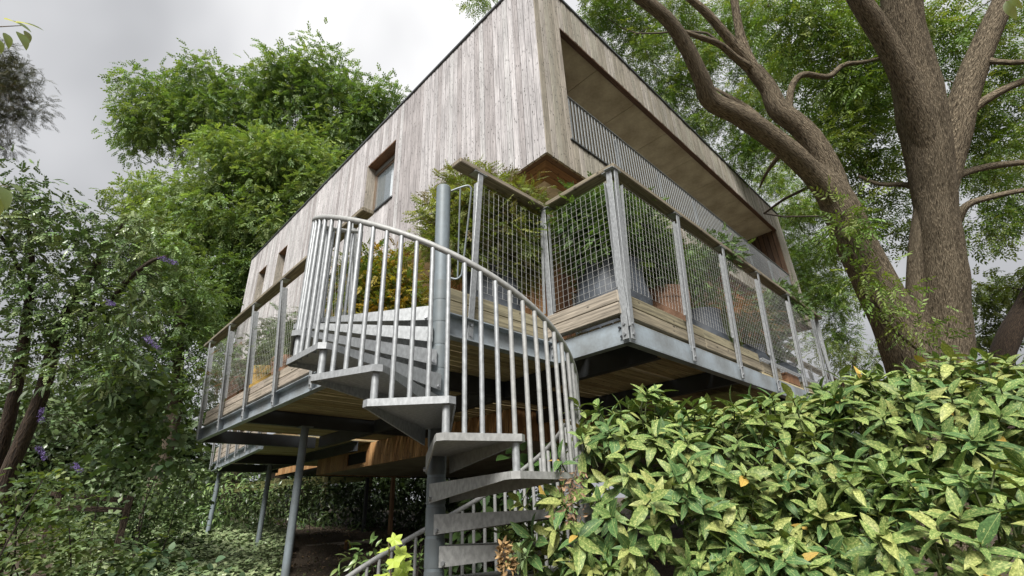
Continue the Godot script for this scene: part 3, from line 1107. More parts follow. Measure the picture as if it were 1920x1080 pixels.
func handrail(parent: Node, a: Vector3, b: Vector3) -> void:
	var n := maxi(1, int(round(a.distance_to(b) / 3.0)))
	for k in n:
		var s := Shape.new()
		s.bar(a.lerp(b, float(k) / n + 0.0005 * k), a.lerp(b, float(k + 1) / n), 0.14, 0.055, Vector3.UP, 0.008, Vector2(rng.randf(), rng.randf() * 2))
		part("handrail", s, any("rail"), parent)

# welded wire between two posts; corners: foot a, foot b, leaning along up
func wire_panel(parent: Node, a: Vector3, b: Vector3, up: Vector3, height: float, out: Vector3) -> void:
	var s := Shape.new()
	var l := a.distance_to(b)
	var nx := int(round(l / 0.062))
	var ny := int(round(height / 0.062))
	for i in nx + 1:
		var p := a.lerp(b, float(i) / nx)
		s.tube([p, p + up * height], [0.0010], 4, false)
	for j in ny + 1:
		var o := up * (height * j / ny) + out * 0.004
		s.tube([a + o, b + o], [0.0010], 4, false)
	part("wire_mesh", s, M.wire, parent)
	var f := Shape.new()
	for p in [a, b]:
		f.bar(p, p + up * height, 0.006, 0.03, out)
	part("mesh_edge", f, M.galv, parent)

func build_railings() -> void:
	# window side
	var r := thing("deck_railing", "long railing of six leaning steel posts with a timber cap on the deck's left edge", "railing", Vector3.ZERO, "steel and mesh deck railings")
	for z in POSTS_LEFT:
		railing_post(r, Vector3(-2.745, 0.02, z), Vector3(-2.865, 1.70, z - 0.06), Vector3(0, 0, 1), Vector3.LEFT)
	handrail(r, Vector3(-2.80, 1.745, -6.15), Vector3(-2.80, 1.745, -0.26))
	for i in POSTS_LEFT.size() - 1:
		var up := Vector3(-0.12, 1.68, -0.06).normalized()
		wire_panel(r, Vector3(-2.735, 0.50, POSTS_LEFT[i] + 0.04), Vector3(-2.735, 0.50, POSTS_LEFT[i + 1] - 0.04), up, 1.08, Vector3.LEFT)
	# short run beside the stair
	r = thing("deck_railing", "short mesh railing running back from the stair pole in front of the pale bush", "railing", Vector3.ZERO, "steel and mesh deck railings")
	railing_post(r, Vector3(-2.40, 0.02, 0.955), Vector3(-2.33, 1.70, 1.045), Vector3(1, 0, 0), Vector3(0, 0, 1))
	handrail(r, Vector3(-2.58, 1.745, 0.985), Vector3(-1.40, 1.745, 0.985))
	wire_panel(r, Vector3(-2.32, 0.50, 0.96), Vector3(-1.44, 0.50, 0.96), Vector3(0.01, 1.68, 0.075).normalized(), 1.1, Vector3(0, 0, 1))
	# short return to the outer corner
	r = thing("deck_railing", "short railing of square wire mesh facing left at the deck's inner corner", "railing", Vector3.ZERO, "steel and mesh deck railings")
	railing_post(r, Vector3(-1.385, 0.02, 0.99), Vector3(-1.415, 1.70, 1.03), Vector3(0, 0, 1), Vector3.LEFT)
	railing_post(r, Vector3(-1.375, 0.02, 1.80), Vector3(-1.42, 1.70, 1.90), Vector3(0, 0, 1), Vector3.LEFT)
	handrail(r, Vector3(-1.36, 1.746, 1.07), Vector3(-1.36, 1.746, 1.93))
	wire_panel(r, Vector3(-1.40, 0.50, 1.06), Vector3(-1.40, 0.50, 1.80), Vector3(-0.02, 1.68, 0.05).normalized(), 1.1, Vector3.LEFT)
	# balcony side
	r = thing("deck_railing", "long mesh railing with leaning steel posts along the deck's right edge below the balcony", "railing", Vector3.ZERO, "steel and mesh deck railings")
	var xs := [-1.33, -0.23, 0.93, 2.07, 3.30, 4.50]
	for x in xs:
		railing_post(r, Vector3(x, 0.02, 1.835), Vector3(x + 0.04 if x > -1 else x - 0.06, 1.70, 1.95), Vector3(1, 0, 0), Vector3(0, 0, 1))
	handrail(r, Vector3(-1.43, 1.745, 1.895), Vector3(5.12, 1.745, 1.895))
	for i in xs.size() - 1:
		wire_panel(r, Vector3(xs[i] + 0.05, 0.50, 1.85), Vector3(xs[i + 1] - 0.04, 0.50, 1.85), Vector3(0.02, 1.68, 0.115).normalized(), 1.1, Vector3(0, 0, 1))
	handrail(r, Vector3(4.98, 1.744, 0.3), Vector3(4.98, 1.744, 1.82))
	railing_post(r, Vector3(5.0, 0.02, 1.80), Vector3(5.02, 1.70, 1.88), Vector3(0, 0, 1), Vector3.RIGHT)
	railing_post(r, Vector3(5.0, 0.02, 0.6), Vector3(5.05, 1.70, 0.6), Vector3(0, 0, 1), Vector3.RIGHT)
	# walkway going on behind it
	r = thing("walkway_railing", "low mesh railing of the walkway leading away past the deck's right end", "railing", Vector3.ZERO, "steel and mesh deck railings")
	for x in [5.6, 7.2, 8.8, 10.4]:
		railing_post(r, Vector3(x, 0.02, 1.0), Vector3(x, 1.36, 1.04), Vector3(1, 0, 0), Vector3(0, 0, 1))
	handrail(r, Vector3(5.3, 1.40, 1.0), Vector3(11.4, 1.40, 1.0))
	for x in [5.64, 7.24, 8.84]:
		wire_panel(r, Vector3(x, 0.3, 1.0), Vector3(x + 1.5, 0.3, 1.0), Vector3.UP, 1.0, Vector3(0, 0, 1))
	var walk := thing("walkway", "narrow steel and timber walkway at the deck's far right end", "walkway")
	channel(walk, "steel_beam", Vector3(5.2, 0, 1.0), Vector3(11.4, 0, 1.0), Vector3(0, 0, -1), M.blue)
	for i in 44:
		var s := Shape.new()
		s.lo_hi(Vector3(5.15 + i * 0.142, 0.205, -1.7), Vector3(5.28 + i * 0.142, FLOOR, 0.98), 0.004)
		part("floor_board", s, any("board"), walk)


# ---------------------------------------------------------------- spiral stair
const POLE := Vector3(-2.94, 0, 1.293)
const REACH := 0.904
const ANGLE := 2.922
const STEP := -0.383
const RISE := 0.166
const FIRST := -0.603

func on_stair(a: float, r: float, y: float) -> Vector3:
	return POLE + Vector3(cos(a) * r, y, sin(a) * r)

func tread_mesh(span: float) -> ArrayMesh:
	var s := Shape.new()
	var ov := 0.055
	var b0 := span - ov
	var b1 := ov
	var top := []
	var p := func(b: float, r: float, off: float, y: float) -> Vector3:
		return Vector3(cos(b) * r - sin(b) * off, y, sin(b) * r + cos(b) * off)
	top.append(p.call(b1, 0.058, 0.066, 0.0))
	top.append(p.call(b1, REACH - 0.03, 0.0, 0.0))
	top.append(p.call(b1 - 0.008, REACH + 0.02, 0.0, 0.0))
	top.append(p.call(b1 - 0.045, REACH + 0.045, 0.0, 0.0))
	var n := 6
	for i in n + 1:
		var b := lerpf(b1 - 0.09, b0 + 0.09, float(i) / n)
		top.append(p.call(b, (REACH + 0.035) * (1.0 - 0.012 * sin(PI * i / n)), 0.0, 0.0))
	top.append(p.call(b0 + 0.045, REACH + 0.045, 0.0, 0.0))
	top.append(p.call(b0 + 0.008, REACH + 0.02, 0.0, 0.0))
	top.append(p.call(b0, REACH - 0.03, 0.0, 0.0))
	top.append(p.call(b0, 0.058, -0.066, 0.0))
	var ctr := p.call((b0 + b1) * 0.5, 0.5, 0.0, 0.0) as Vector3
	var low := []
	var uv := []
	for q in top:
		low.append(q - Vector3(0, 0.008, 0))
		uv.append(Vector2(q.x, q.z))
	s.poly(top, Vector3.UP, uv)
	s.poly(low, Vector3.DOWN, uv)
	# rim: deep by the pole, shallow outside
	for i in top.size():
		var j := (i + 1) % top.size()
		if j == 0:
			continue
		var q: Vector3 = top[i]
		var r: Vector3 = top[j]
		var dq := 0.034 if Vector2(q.x, q.z).length() > 0.5 else 0.106
		var dr := 0.034 if Vector2(r.x, r.z).length() > 0.5 else 0.106
		var out := ((q + r) * 0.5 - ctr)
		out.y = 0.0
		var nrm := (r - q).cross(Vector3.UP).normalized()
		if nrm.dot(out) < 0.0:
			nrm = -nrm
		var t := nrm * -0.008
		var a0 := q
		var a1 := r
		var c0 := q - Vector3(0, dq, 0)
		var c1 := r - Vector3(0, dr, 0)
		s.poly([a0, a1, c1, c0], nrm)
		s.poly([a0 + t, a1 + t, c1 + t, c0 + t], -nrm)
		s.poly([c0, c1, c1 + t, c0 + t], Vector3.DOWN)
		s.poly([a0, c0, c0 + t, a0 + t], q - r)
		s.poly([a1, c1, c1 + t, a1 + t], r - q)
	return s.done()

func build_stair() -> void:
	var st := thing("spiral_staircase", "galvanised steel spiral staircase winding round a blue-grey pole up to the deck", "staircase", POLE)
	var base := ground_at(POLE.x, POLE.z)
	var pole := Shape.new()
	pole.tube([Vector3(0, base - 0.2, 0), Vector3(0, 1.10, 0)], [0.0555], 32)
	var pm := part("centre_pole", pole, M.pole, st)
	var cap := Shape.new()
	cap.lathe(Vector3(0, 1.10, 0), [Vector2(0.0555, 0.0), Vector2(0.053, 0.008), Vector2(0.0, 0.012)], 32)
	put("pole_cap", cap.done(), M.pole, pm)
	var collar := Shape.new()
	collar.lathe(Vector3.ZERO, [Vector2(0.0556, -0.153), Vector2(0.0585, -0.150), Vector2(0.0585, -0.004), Vector2(0.0556, -0.001)], 32)
	var cm := collar.done()
	for j in 18:
		put("collar", cm, M.pole, st, Transform3D(Basis(), Vector3(0, 0.102 - j * RISE + RISE, 0)))
	var tm := tread_mesh(STEP)
	var tl := tread_mesh(STEP - 0.0)
	var bolt := Shape.new()
	bolt.tube([Vector3(0, 0, 0), Vector3(0, 0, 0.016)], [0.012], 6)
	var bolt_m := bolt.done()
	for k in range(-4, 13):
		var y := FIRST - k * RISE
		var a := ANGLE + k * STEP
		var tr := put("tread", tl if k == -4 else tm, M.galv if k < 2 else M.galv_old, st, Transform3D(Basis(Vector3.UP, -a), Vector3(0, y, 0)))
		for e in [[0.055, 0.06], [STEP - 0.055, -0.06]]:
			var sg: float = signf(e[1])
			var dir := Vector3(-sin(e[0]), 0, cos(e[0])) * sg
			var p := Vector3(cos(e[0]) * 0.085, -0.085, sin(e[0]) * 0.085) + dir * 0.062
			put("bolt", bolt_m, M.bolt, tr, Transform3D(facing(dir, Vector3.UP), p))
	# balusters, each ending at the sloping handrail
	var r0 := 0.0125
	for k in range(-4, 13):
		for j in 4:
			var kk := k + j / 4.0
			var a := ANGLE + kk * STEP
			var top := FIRST - kk * RISE + 0.95 - 0.018
			var bottom := FIRST - k * RISE - 0.03
			var s := Shape.new()
			s.tube([on_stair(a, REACH, bottom) - POLE, on_stair(a, REACH, top) - POLE], [r0], 10)
			part("baluster", s, M.galv if k < 3 else M.galv_old, st)
			if j == 0 and k > -4:
				var sp := Shape.new()
				sp.tube([on_stair(a, REACH, FIRST - k * RISE + 0.001) - POLE, on_stair(a, REACH, FIRST - (k - 1) * RISE - 0.012) - POLE], [0.0185], 12)
				part("spacer", sp, M.galv, st)
	var path := []
	for i in range(-40, 121):
		var kk := i / 10.0
		path.append(on_stair(ANGLE + kk * STEP, REACH, FIRST - kk * RISE + 0.95) - POLE)
	var rail := Shape.new()
	rail.tube(path, [0.0175], 10)
	part("handrail", rail, M.galv_old, st)
	# bent rod fixed to the upper part of the pole
	var rp := []
	for q in [[846, 358], [862, 352], [877, 348], [883, 353], [883, 365], [876, 430], [867, 505], [863, 518], [855, 523], [844, 521]]:
		var d0 := 3.02
		rp.append(spot(q[0], q[1], d0 + 0.09) - POLE)
	var grab := Shape.new()
	var sp2 := smooth_path(rp, [0.006, 0.006, 0.006, 0.006, 0.006, 0.006, 0.006, 0.006, 0.006, 0.006], 4)
	grab.tube(sp2[0], sp2[1], 8)
	part("bent_rod", grab, M.blue, st)
	var rod2 := Shape.new()
	rod2.rod(spot(863, 353, 3.11) - POLE, spot(858, 522, 3.11) - POLE, 0.005)
	part("bent_rod", rod2, M.blue, st)


# ---------------------------------------------------------------- potted plants
func pot_round(parent: Node3D, r: float, h: float, material: Material, ribs := 0) -> void:
	var s := Shape.new()
	var prof := [Vector2(0.0, 0.0), Vector2(r * 0.74, 0.0), Vector2(r * 0.76, 0.01)]
	if ribs > 0:
		for i in ribs * 4 + 1:
			var t := float(i) / (ribs * 4)
			prof.append(Vector2(r * (0.86 + 0.14 * sin(PI * t)) + 0.012 * cos(i * PI / 2.0), 0.01 + t * (h - 0.03)))
	else:
		for i in 6:
			prof.append(Vector2(r * lerpf(0.76, 0.94, i / 5.0), lerpf(0.02, h * 0.82, i / 5.0)))
		prof.append_array([Vector2(r, h * 0.83), Vector2(r * 1.01, h * 0.98)])
	prof.append_array([Vector2(r * 0.97, h), Vector2(r * 0.90, h), Vector2(r * 0.89, h * 0.9)])
	s.lathe(Vector3.ZERO, prof, 32)
	var p := part("pot", s, material, parent)
	var e := Shape.new()
	e.lathe(Vector3(0, h * 0.9, 0), [Vector2(r * 0.89, 0), Vector2(r * 0.5, 0.015), Vector2(0, 0.02)], 20)
	put("potting_soil", e.done(), M.soil, p)

func cloud(c: Vector3, r: Vector3, n: int, shell := 0.35) -> Array:
	var out := []
	for i in n:
		var v := Vector3(rng.randfn(), rng.randfn(), rng.randfn()).normalized() * lerpf(shell, 1.0, pow(rng.randf(), 0.6))
		out.append(c + v * r)
	return out

func potted(label: String, at: Vector3, r: float, h: float, material: Material, ribs: int, blobs: Array, leaf: ArrayMesh, lm: Material, tints: Array, each := 16, spread := 0.16) -> void:
	var t := thing("potted_shrub", label, "potted plant", at, "potted plants on the deck")
	pot_round(t, r, h, material, ribs)
	var pts := []
	for b in blobs:
		pts.append_array(cloud(at + b[0], b[1], b[2]))
	var s := Shape.new()
	var limbs := [at + Vector3(0, h * 0.9, 0), at + Vector3(0.02, h + 0.2, 0.01)]
	branches(s, limbs, pts, 4, 0.014, 0.1)
	var stem := put("stem", s.done(), M.twig, t, Transform3D(Basis(), -at))
	leafage("foliage", t, leaf, lm, pts, spread, each, tints)

func build_pots() -> void:
	var yew := feather(0.14, 9, 0.036, 0.010, 1.1, 0.25, 3)
	var box := feather(0.12, 6, 0.034, 0.019, 0.9, 0.2, 4)
	var fine := feather(0.16, 8, 0.045, 0.010, 0.8, 0.4, 5)
	var grass := blade(0.75, 0.014, 0.3, 0.35, 6)
	var pale := [Color(0.22, 0.275, 0.07), Color(0.17, 0.225, 0.06), Color(0.26, 0.30, 0.09), Color(0.15, 0.125, 0.05)]
	var deep := [Color(0.115, 0.19, 0.055), Color(0.14, 0.225, 0.065), Color(0.095, 0.16, 0.06)]
	var blue := [Color(0.11, 0.16, 0.07), Color(0.15, 0.195, 0.085)]
	var fire := [Color(0.38, 0.24, 0.03), Color(0.32, 0.27, 0.04), Color(0.20, 0.24, 0.055), Color(0.16, 0.22, 0.05), Color(0.13, 0.20, 0.045)]
	var y := FLOOR + 0.002
	potted("wide pale green yew in a black tub behind the short railing by the stair pole", Vector3(-1.62, y, 0.38), 0.34, 0.86, M.rubber, 3,
		[[Vector3(0.10, 1.47, 0.08), Vector3(0.62, 0.58, 0.42), 220], [Vector3(0.12, 1.15, 0.1), Vector3(0.60, 0.34, 0.36), 110], [Vector3(-0.42, 1.30, 0.05), Vector3(0.36, 0.55, 0.35), 80]], yew, M.leaf, pale, 30)
	potted("big dark green bush in a black tyre-like tub at the deck's outer corner", Vector3(-0.66, y, 1.26), 0.40, 0.86, M.rubber, 2,
		[[Vector3(0.10, 1.36, 0.0), Vector3(0.58, 0.56, 0.42), 220], [Vector3(0.72, 1.32, 0.0), Vector3(0.5, 0.42, 0.36), 120], [Vector3(-0.2, 1.2, 0.0), Vector3(0.40, 0.34, 0.34), 60]], box, M.leaf, deep, 30)
	potted("round terracotta pot with thin green stems beside the big dark bush", Vector3(0.30, y, 1.36), 0.31, 0.82, M.terracotta, 0,
		[[Vector3(0.0, 1.25, 0), Vector3(0.30, 0.42, 0.28), 18]], fine, M.leaf, deep, 12)
	potted("dark tub of climbing foliage reaching over the rail, third on the balcony side", Vector3(1.22, y, 1.35), 0.30, 0.78, M.rubber, 2,
		[[Vector3(0.0, 1.35, 0.1), Vector3(0.34, 0.55, 0.28), 40], [Vector3(0.15, 1.62, 0.40), Vector3(0.32, 0.14, 0.2), 16]], box, M.matt_leaf, deep, 18)
	var reeds := thing("potted_shrub", "grey tub of upright green reeds between the dark climber and the gratings", "potted plant", Vector3(1.95, y, 1.42), "potted plants on the deck")
	pot_round(reeds, 0.2, 0.34, M.rubber)
	var wh := []
	var tc := []
	for i in 130:
		var a := rng.randf() * TAU
		var d := Vector3(cos(a) * 0.16, 1.0, sin(a) * 0.16)
		var sc := rng.randf_range(0.7, 1.2)
		wh.append(Transform3D(facing(d, Vector3(cos(a), 0.1, sin(a))).scaled(Vector3(sc, sc, sc)), Vector3(cos(a), 0, sin(a)) * rng.randf() * 0.14 + Vector3(0, 0.3, 0)))
		tc.append(Color(0.12, 0.17, 0.05) * rng.randf_range(0.7, 1.3))
	copies("reeds", grass, M.leaf, reeds, wh, tc)
	potted("low black tub of olive foliage flecked with orange near the gratings", Vector3(2.75, 0.432, 1.30), 0.30, 0.42, M.rubber, 2,
		[[Vector3(0, 0.85, 0), Vector3(0.55, 0.5, 0.34), 50], [Vector3(0.7, 1.0, 0.05), Vector3(0.4, 0.45, 0.3), 30]], fine, M.leaf, [Color(0.10, 0.11, 0.03), Color(0.07, 0.11, 0.03), Color(0.28, 0.12, 0.03)], 15)
	potted("farthest black tub with a leafy shrub spilling over the rail below the balcony's end", Vector3(3.85, y, 1.35), 0.32, 0.5, M.rubber, 2,
		[[Vector3(0, 0.95, 0), Vector3(0.5, 0.5, 0.34), 40], [Vector3(0.05, 1.55, 0.35), Vector3(0.6, 0.28, 0.34), 45]], box, M.matt_leaf, deep, 18)
	# window side, near to far
	potted("orange and yellow leaved shrub behind the spiral stair's top balusters", Vector3(-2.15, y, -1.10), 0.24, 0.3, M.old_terracotta, 0,
		[[Vector3(0.05, 0.85, 0.05), Vector3(0.44, 0.68, 0.46), 150], [Vector3(-0.05, 1.15, -0.40), Vector3(0.34, 0.5, 0.34), 70]], box, M.leaf, fire, 26)
	potted("orange terracotta pot of grey-green foliage right behind the left railing", Vector3(-2.34, y, -3.10), 0.27, 0.60, M.terracotta, 0,
		[[Vector3(0.0, 0.85, 0.0), Vector3(0.36, 0.46, 0.42), 45]], fine, M.matt_leaf, blue, 14)
	potted("yellow glazed tub with a bushy grey-green shrub, second along the left railing", Vector3(-2.34, y, -4.05), 0.30, 0.66, M.yellow_pot, 0,
		[[Vector3(0.1, 1.0, 0.0), Vector3(0.42, 0.5, 0.42), 60]], box, M.matt_leaf, blue, 16)
	potted("brown weathered pot with thin red-tipped stems near the left end of the deck", Vector3(-2.34, y, -5.10), 0.28, 0.72, M.old_terracotta, 0,
		[[Vector3(0.0, 0.8, 0.0), Vector3(0.34, 0.5, 0.42), 30], [Vector3(-0.2, 0.9, -0.4), Vector3(0.2, 0.5, 0.2), 14]], fine, M.leaf, [Color(0.13, 0.17, 0.06), Color(0.20, 0.10, 0.04), Color(0.1, 0.15, 0.05)], 10)
	potted("dark slim pot between the yellow tub and the brown pot on the left deck", Vector3(-2.32, y, -4.58), 0.17, 0.58, M.rubber, 0,
		[[Vector3(0.0, 0.75, 0.0), Vector3(0.2, 0.36, 0.2), 14]], box, M.matt_leaf, blue, 12)
	var pipe := thing("garden_torch", "slim dark flared post standing on the deck just left of the stair pole", "post", Vector3(-2.42, FLOOR, 0.47))
	var s := Shape.new()
	s.lathe(Vector3.ZERO, [Vector2(0.0, 0.0), Vector2(0.022, 0.0), Vector2(0.026, 0.25), Vector2(0.033, 0.62), Vector2(0.037, 0.64), Vector2(0.037, 0.66), Vector2(0.026, 0.66), Vector2(0.02, 0.5)], 18)
	part("shaft", s, M.dark, pipe)


# ---------------------------------------------------------------- trees
func limb(s: Shape, px: Array, depth0: float, depth1: float, sides: int, samples: Array, amp := 0.10, steps := 5) -> void:
	# px: [u, v, width in pixels]
	var pts := []
	var rad := []
	for i in px.size():
		var d := lerpf(depth0, depth1, float(i) / (px.size() - 1))
		pts.append(spot(px[i][0], px[i][1], d))
		rad.append(px[i][2] * 0.5 * d / FOCUS * d / (pts[-1] as Vector3).distance_to(EYE))
	var sp := smooth_path(pts, rad, steps)
	s.tube(sp[0], sp[1], sides, true, rough_noise, amp)
	samples.append_array(sp[0])

func build_ash() -> void:
	var foot := spot(1765, 700, 9.0)
	foot.y = ground_at(foot.x, foot.z)
	var t := thing("ash_tree", "massive old ash with furrowed brown bark and forked limbs at the right", "tree", foot)
	var s := Shape.new()
	var samples := []
	var at := Transform3D(Basis(), -foot)
	limb(s, [[1768, 1100, 170], [1768, 900, 140], [1770, 760, 122], [1774, 690, 110], [1775, 600, 104], [1765, 480, 100], [1753, 380, 95], [1742, 290, 97], [1728, 215, 102], [1708, 110, 92], [1692, 20, 90], [1685, -80, 84], [1680, -220, 70]], 9.0, 9.0, 40, samples, 0.14, 8)
	put("trunk", s.done(), M.bark, t, at)
	var limbs := [
		[[[1755, 330, 60], [1722, 220, 62], [1692, 140, 56], [1650, 60, 50], [1605, -10, 44], [1555, -110, 36], [1500, -250, 26]], 8.95, 8.2, 24],
		[[[1765, 360, 66], [1790, 250, 72], [1812, 170, 64], [1845, 85, 60], [1880, 5, 56], [1915, -80, 46], [1960, -220, 34]], 9.05, 8.8, 26],
		[[[1745, 860, 120], [1722, 730, 112], [1692, 640, 104], [1648, 545, 90], [1606, 460, 80], [1578, 395, 76], [1548, 346, 62], [1524, 316, 40], [1508, 296, 12]], 9.0, 8.9, 32],
		[[[1560, 370, 58], [1520, 322, 48], [1478, 282, 46], [1430, 245, 43], [1382, 214, 40], [1332, 188, 40], [1316, 150, 36], [1288, 90, 32], [1250, 35, 29], [1188, -15, 26], [1110, -80, 18]], 8.9, 7.6, 22],
		[[[1575, 400, 60], [1552, 320, 56], [1510, 248, 48], [1460, 205, 44], [1440, 165, 36], [1412, 130, 32]], 8.95, 9.2, 22],
		[[[1418, 140, 26], [1385, 95, 24], [1352, 55, 20], [1318, 18, 18], [1270, -20, 14], [1190, -80, 9]], 9.2, 8.8, 14],
		[[[1414, 136, 28], [1394, 90, 24], [1383, 40, 19], [1374, -20, 17], [1360, -120, 12]], 9.2, 9.4, 14],
		[[[1478, 225, 18], [1484, 165, 15], [1506, 140, 14], [1552, 144, 13], [1582, 122, 12], [1622, 116, 10], [1690, 100, 7]], 9.2, 9.8, 12],
		[[[1790, 260, 28], [1815, 215, 25], [1860, 180, 22], [1925, 150, 19], [2010, 130, 14]], 9.05, 8.5, 14],
		[[[1785, 335, 26], [1815, 322, 18], [1862, 311, 17], [1930, 304, 15], [2020, 300, 10]], 9.1, 9.7, 12],
		[[[1790, 420, 30], [1812, 386, 19], [1855, 370, 16], [1925, 356, 14], [2010, 350, 9]], 8.95, 8.4, 12],
		[[[1840, 110, 24], [1870, 116, 16], [1925, 115, 14], [2000, 90, 10]], 8.9, 8.3, 12],
		[[[1738, 352, 24], [1690, 346, 13], [1648, 345, 9], [1610, 330, 6]], 9.3, 9.9, 10],
		[[[1440, 240, 16], [1405, 205, 12], [1365, 180, 9], [1340, 165, 5]], 8.8, 9.8, 10],
		[[[1745, 900, 80], [1736, 740, 70], [1722, 610, 50], [1716, 500, 36], [1722, 410, 28], [1738, 330, 24]], 9.05, 9.1, 22],
		[[[1400, 124, 20], [1378, 108, 15], [1350, 84, 13], [1310, 69, 11], [1268, 56, 10]], 9.1, 8.3, 10],
		[[[1470, 280, 15], [1440, 320, 7], [1425, 350, 4]], 8.8, 9.6, 8],
		[[[1600, 470, 16], [1640, 560, 10], [1680, 620, 11], [1722, 655, 10]], 8.55, 8.5, 8],
	]
	for l in limbs:
		var b := Shape.new()
		limb(b, l[0], l[1], l[2], l[3], samples, 0.12, 5)
		put("limb", b.done(), M.bark, t, at)
	# crown
	# over the garden, right of the house
	var pts := lobe_points([[1540, 70, 75], [1590, 190, 80], [1540, 270, 60], [1640, 250, 65], [1620, 110, 60], [1660, 340, 50], [1520, 480, 55, 8.5], [1565, 560, 50, 8.5], [1565, 630, 36, 8.5], [1500, 390, 45, 8.5], [1700, 420, 40], [1840, 60, 60], [1880, 220, 70], [1860, 300, 55], [1900, 400, 55], [1850, 430, 40], [1900, 130, 50], [1780, 100, 50], [1620, 20, 70], [1730, 40, 50], [1820, 200, 50], [1590, 310, 40], [1540, 545, 36, 8.5], [1480, 30, 60]], 10.6, 48.0, 0.8, 0.25)
	pts.append_array(lobe_points([[1560, 180, 60], [1650, 180, 60], [1880, 330, 60], [1500, 250, 50], [1580, 480, 40], [1620, 410, 40], [1470, 150, 60], [1530, 400, 40, 7.0]], 12.3, 34.0, 0.8, 0.2))
	# reaching over and behind the roof
	pts.append_array(lobe_points([[1130, 40, 55], [1190, 100, 60], [1240, 30, 70], [1290, 140, 60], [1340, 60, 70], [1400, 20, 60], [1430, 130, 70], [1370, 210, 60], [1440, 250, 60], [1300, 230, 50], [1240, 170, 50], [1440, 340, 45, 5.0], [1470, 420, 40, 5.0], [1150, -10, 60], [1390, 290, 50], [1490, 480, 40, 6.0], [1505, 540, 40, 6.0], [905, -8, 26]], 16.0, 40.0, 0.8, 0.25))
	pts.append_array(lobe_points([[900, -110, 90], [1000, -140, 100], [1100, -150, 110], [1250, -140, 130], [1450, -120, 140], [1650, -140, 150], [1850, -120, 140], [2050, 0, 150], [2080, 250, 120]], 11.5, 6.0, 0.8, 0.2))
	pts.append_array(lobe_points([[1590, 405, 18, -0.3], [1606, 430, 20, -0.4], [1640, 520, 20, -0.45], [1660, 545, 16, -0.4], [1715, 600, 18, -0.5], [1720, 640, 14, -0.6], [1580, 440, 15, -0.2]], 8.6, 60.0, 1.0, 0.2))
	var twigs := Shape.new()
	branches(twigs, samples, pts, maxi(3, pts.size() / 380), 0.010, 0.06)
	put("twigs", twigs.done(), M.bark_far, t, at).set_meta("kind", "stuff")
	var spray := feather(0.26, 4, 0.092, 0.031, 0.95, 0.35, 11)
	leafage("crown", t, spray, M.leaf, pts, 0.30, 18, [Color(0.156, 0.258, 0.050), Color(0.114, 0.198, 0.041), Color(0.204, 0.300, 0.066), Color(0.240, 0.312, 0.078)], [0.75, 1.25], 0.8)

func far_tree(called: String, label: String, px_trunk: Array, d: float, lobes: Array, per: float, spray: ArrayMesh, spread: float, each: int, tints: Array, material: Material, bark: Material, size := [0.8, 1.25], shell := 0.4, squash := 0.85) -> void:
	var foot := spot(px_trunk[0][0], px_trunk[0][1], d)
	foot.y = ground_at(foot.x, foot.z)
	var t := thing(called, label, "tree", foot)
	var samples := []
	var s := Shape.new()
	var head := spot(px_trunk[0][0], px_trunk[0][1], d)
	if foot.y < head.y - 0.5:
		s.tube([foot - Vector3(0, 0.3, 0), head], [px_trunk[0][2] * 0.6 * d / FOCUS, px_trunk[0][2] * 0.5 * d / FOCUS], 14)
	limb(s, px_trunk, d, d, 14, samples, 0.1, 4)
	var at := Transform3D(Basis(), -foot)
	put("trunk", s.done(), bark, t, at)
	var mains := Shape.new()
	for l in lobes:
		var dd: float = d + (l[3] if l.size() > 3 else 0.0)
		branches(mains, samples, [spot(l[0], l[1], dd)], 1, 0.016, 0.08)
	put("limb", mains.done(), bark, t, at)
	var pts := lobe_points(lobes, d, per * 3.2, squash, shell)
	var tw := Shape.new()
	branches(tw, samples, pts, maxi(2, pts.size() / 260), 0.010, 0.05)
	put("twigs", tw.done(), bark, t, at).set_meta("kind", "stuff")
	leafage("crown", t, spray, material, pts, spread, each, tints, size, 0.8)

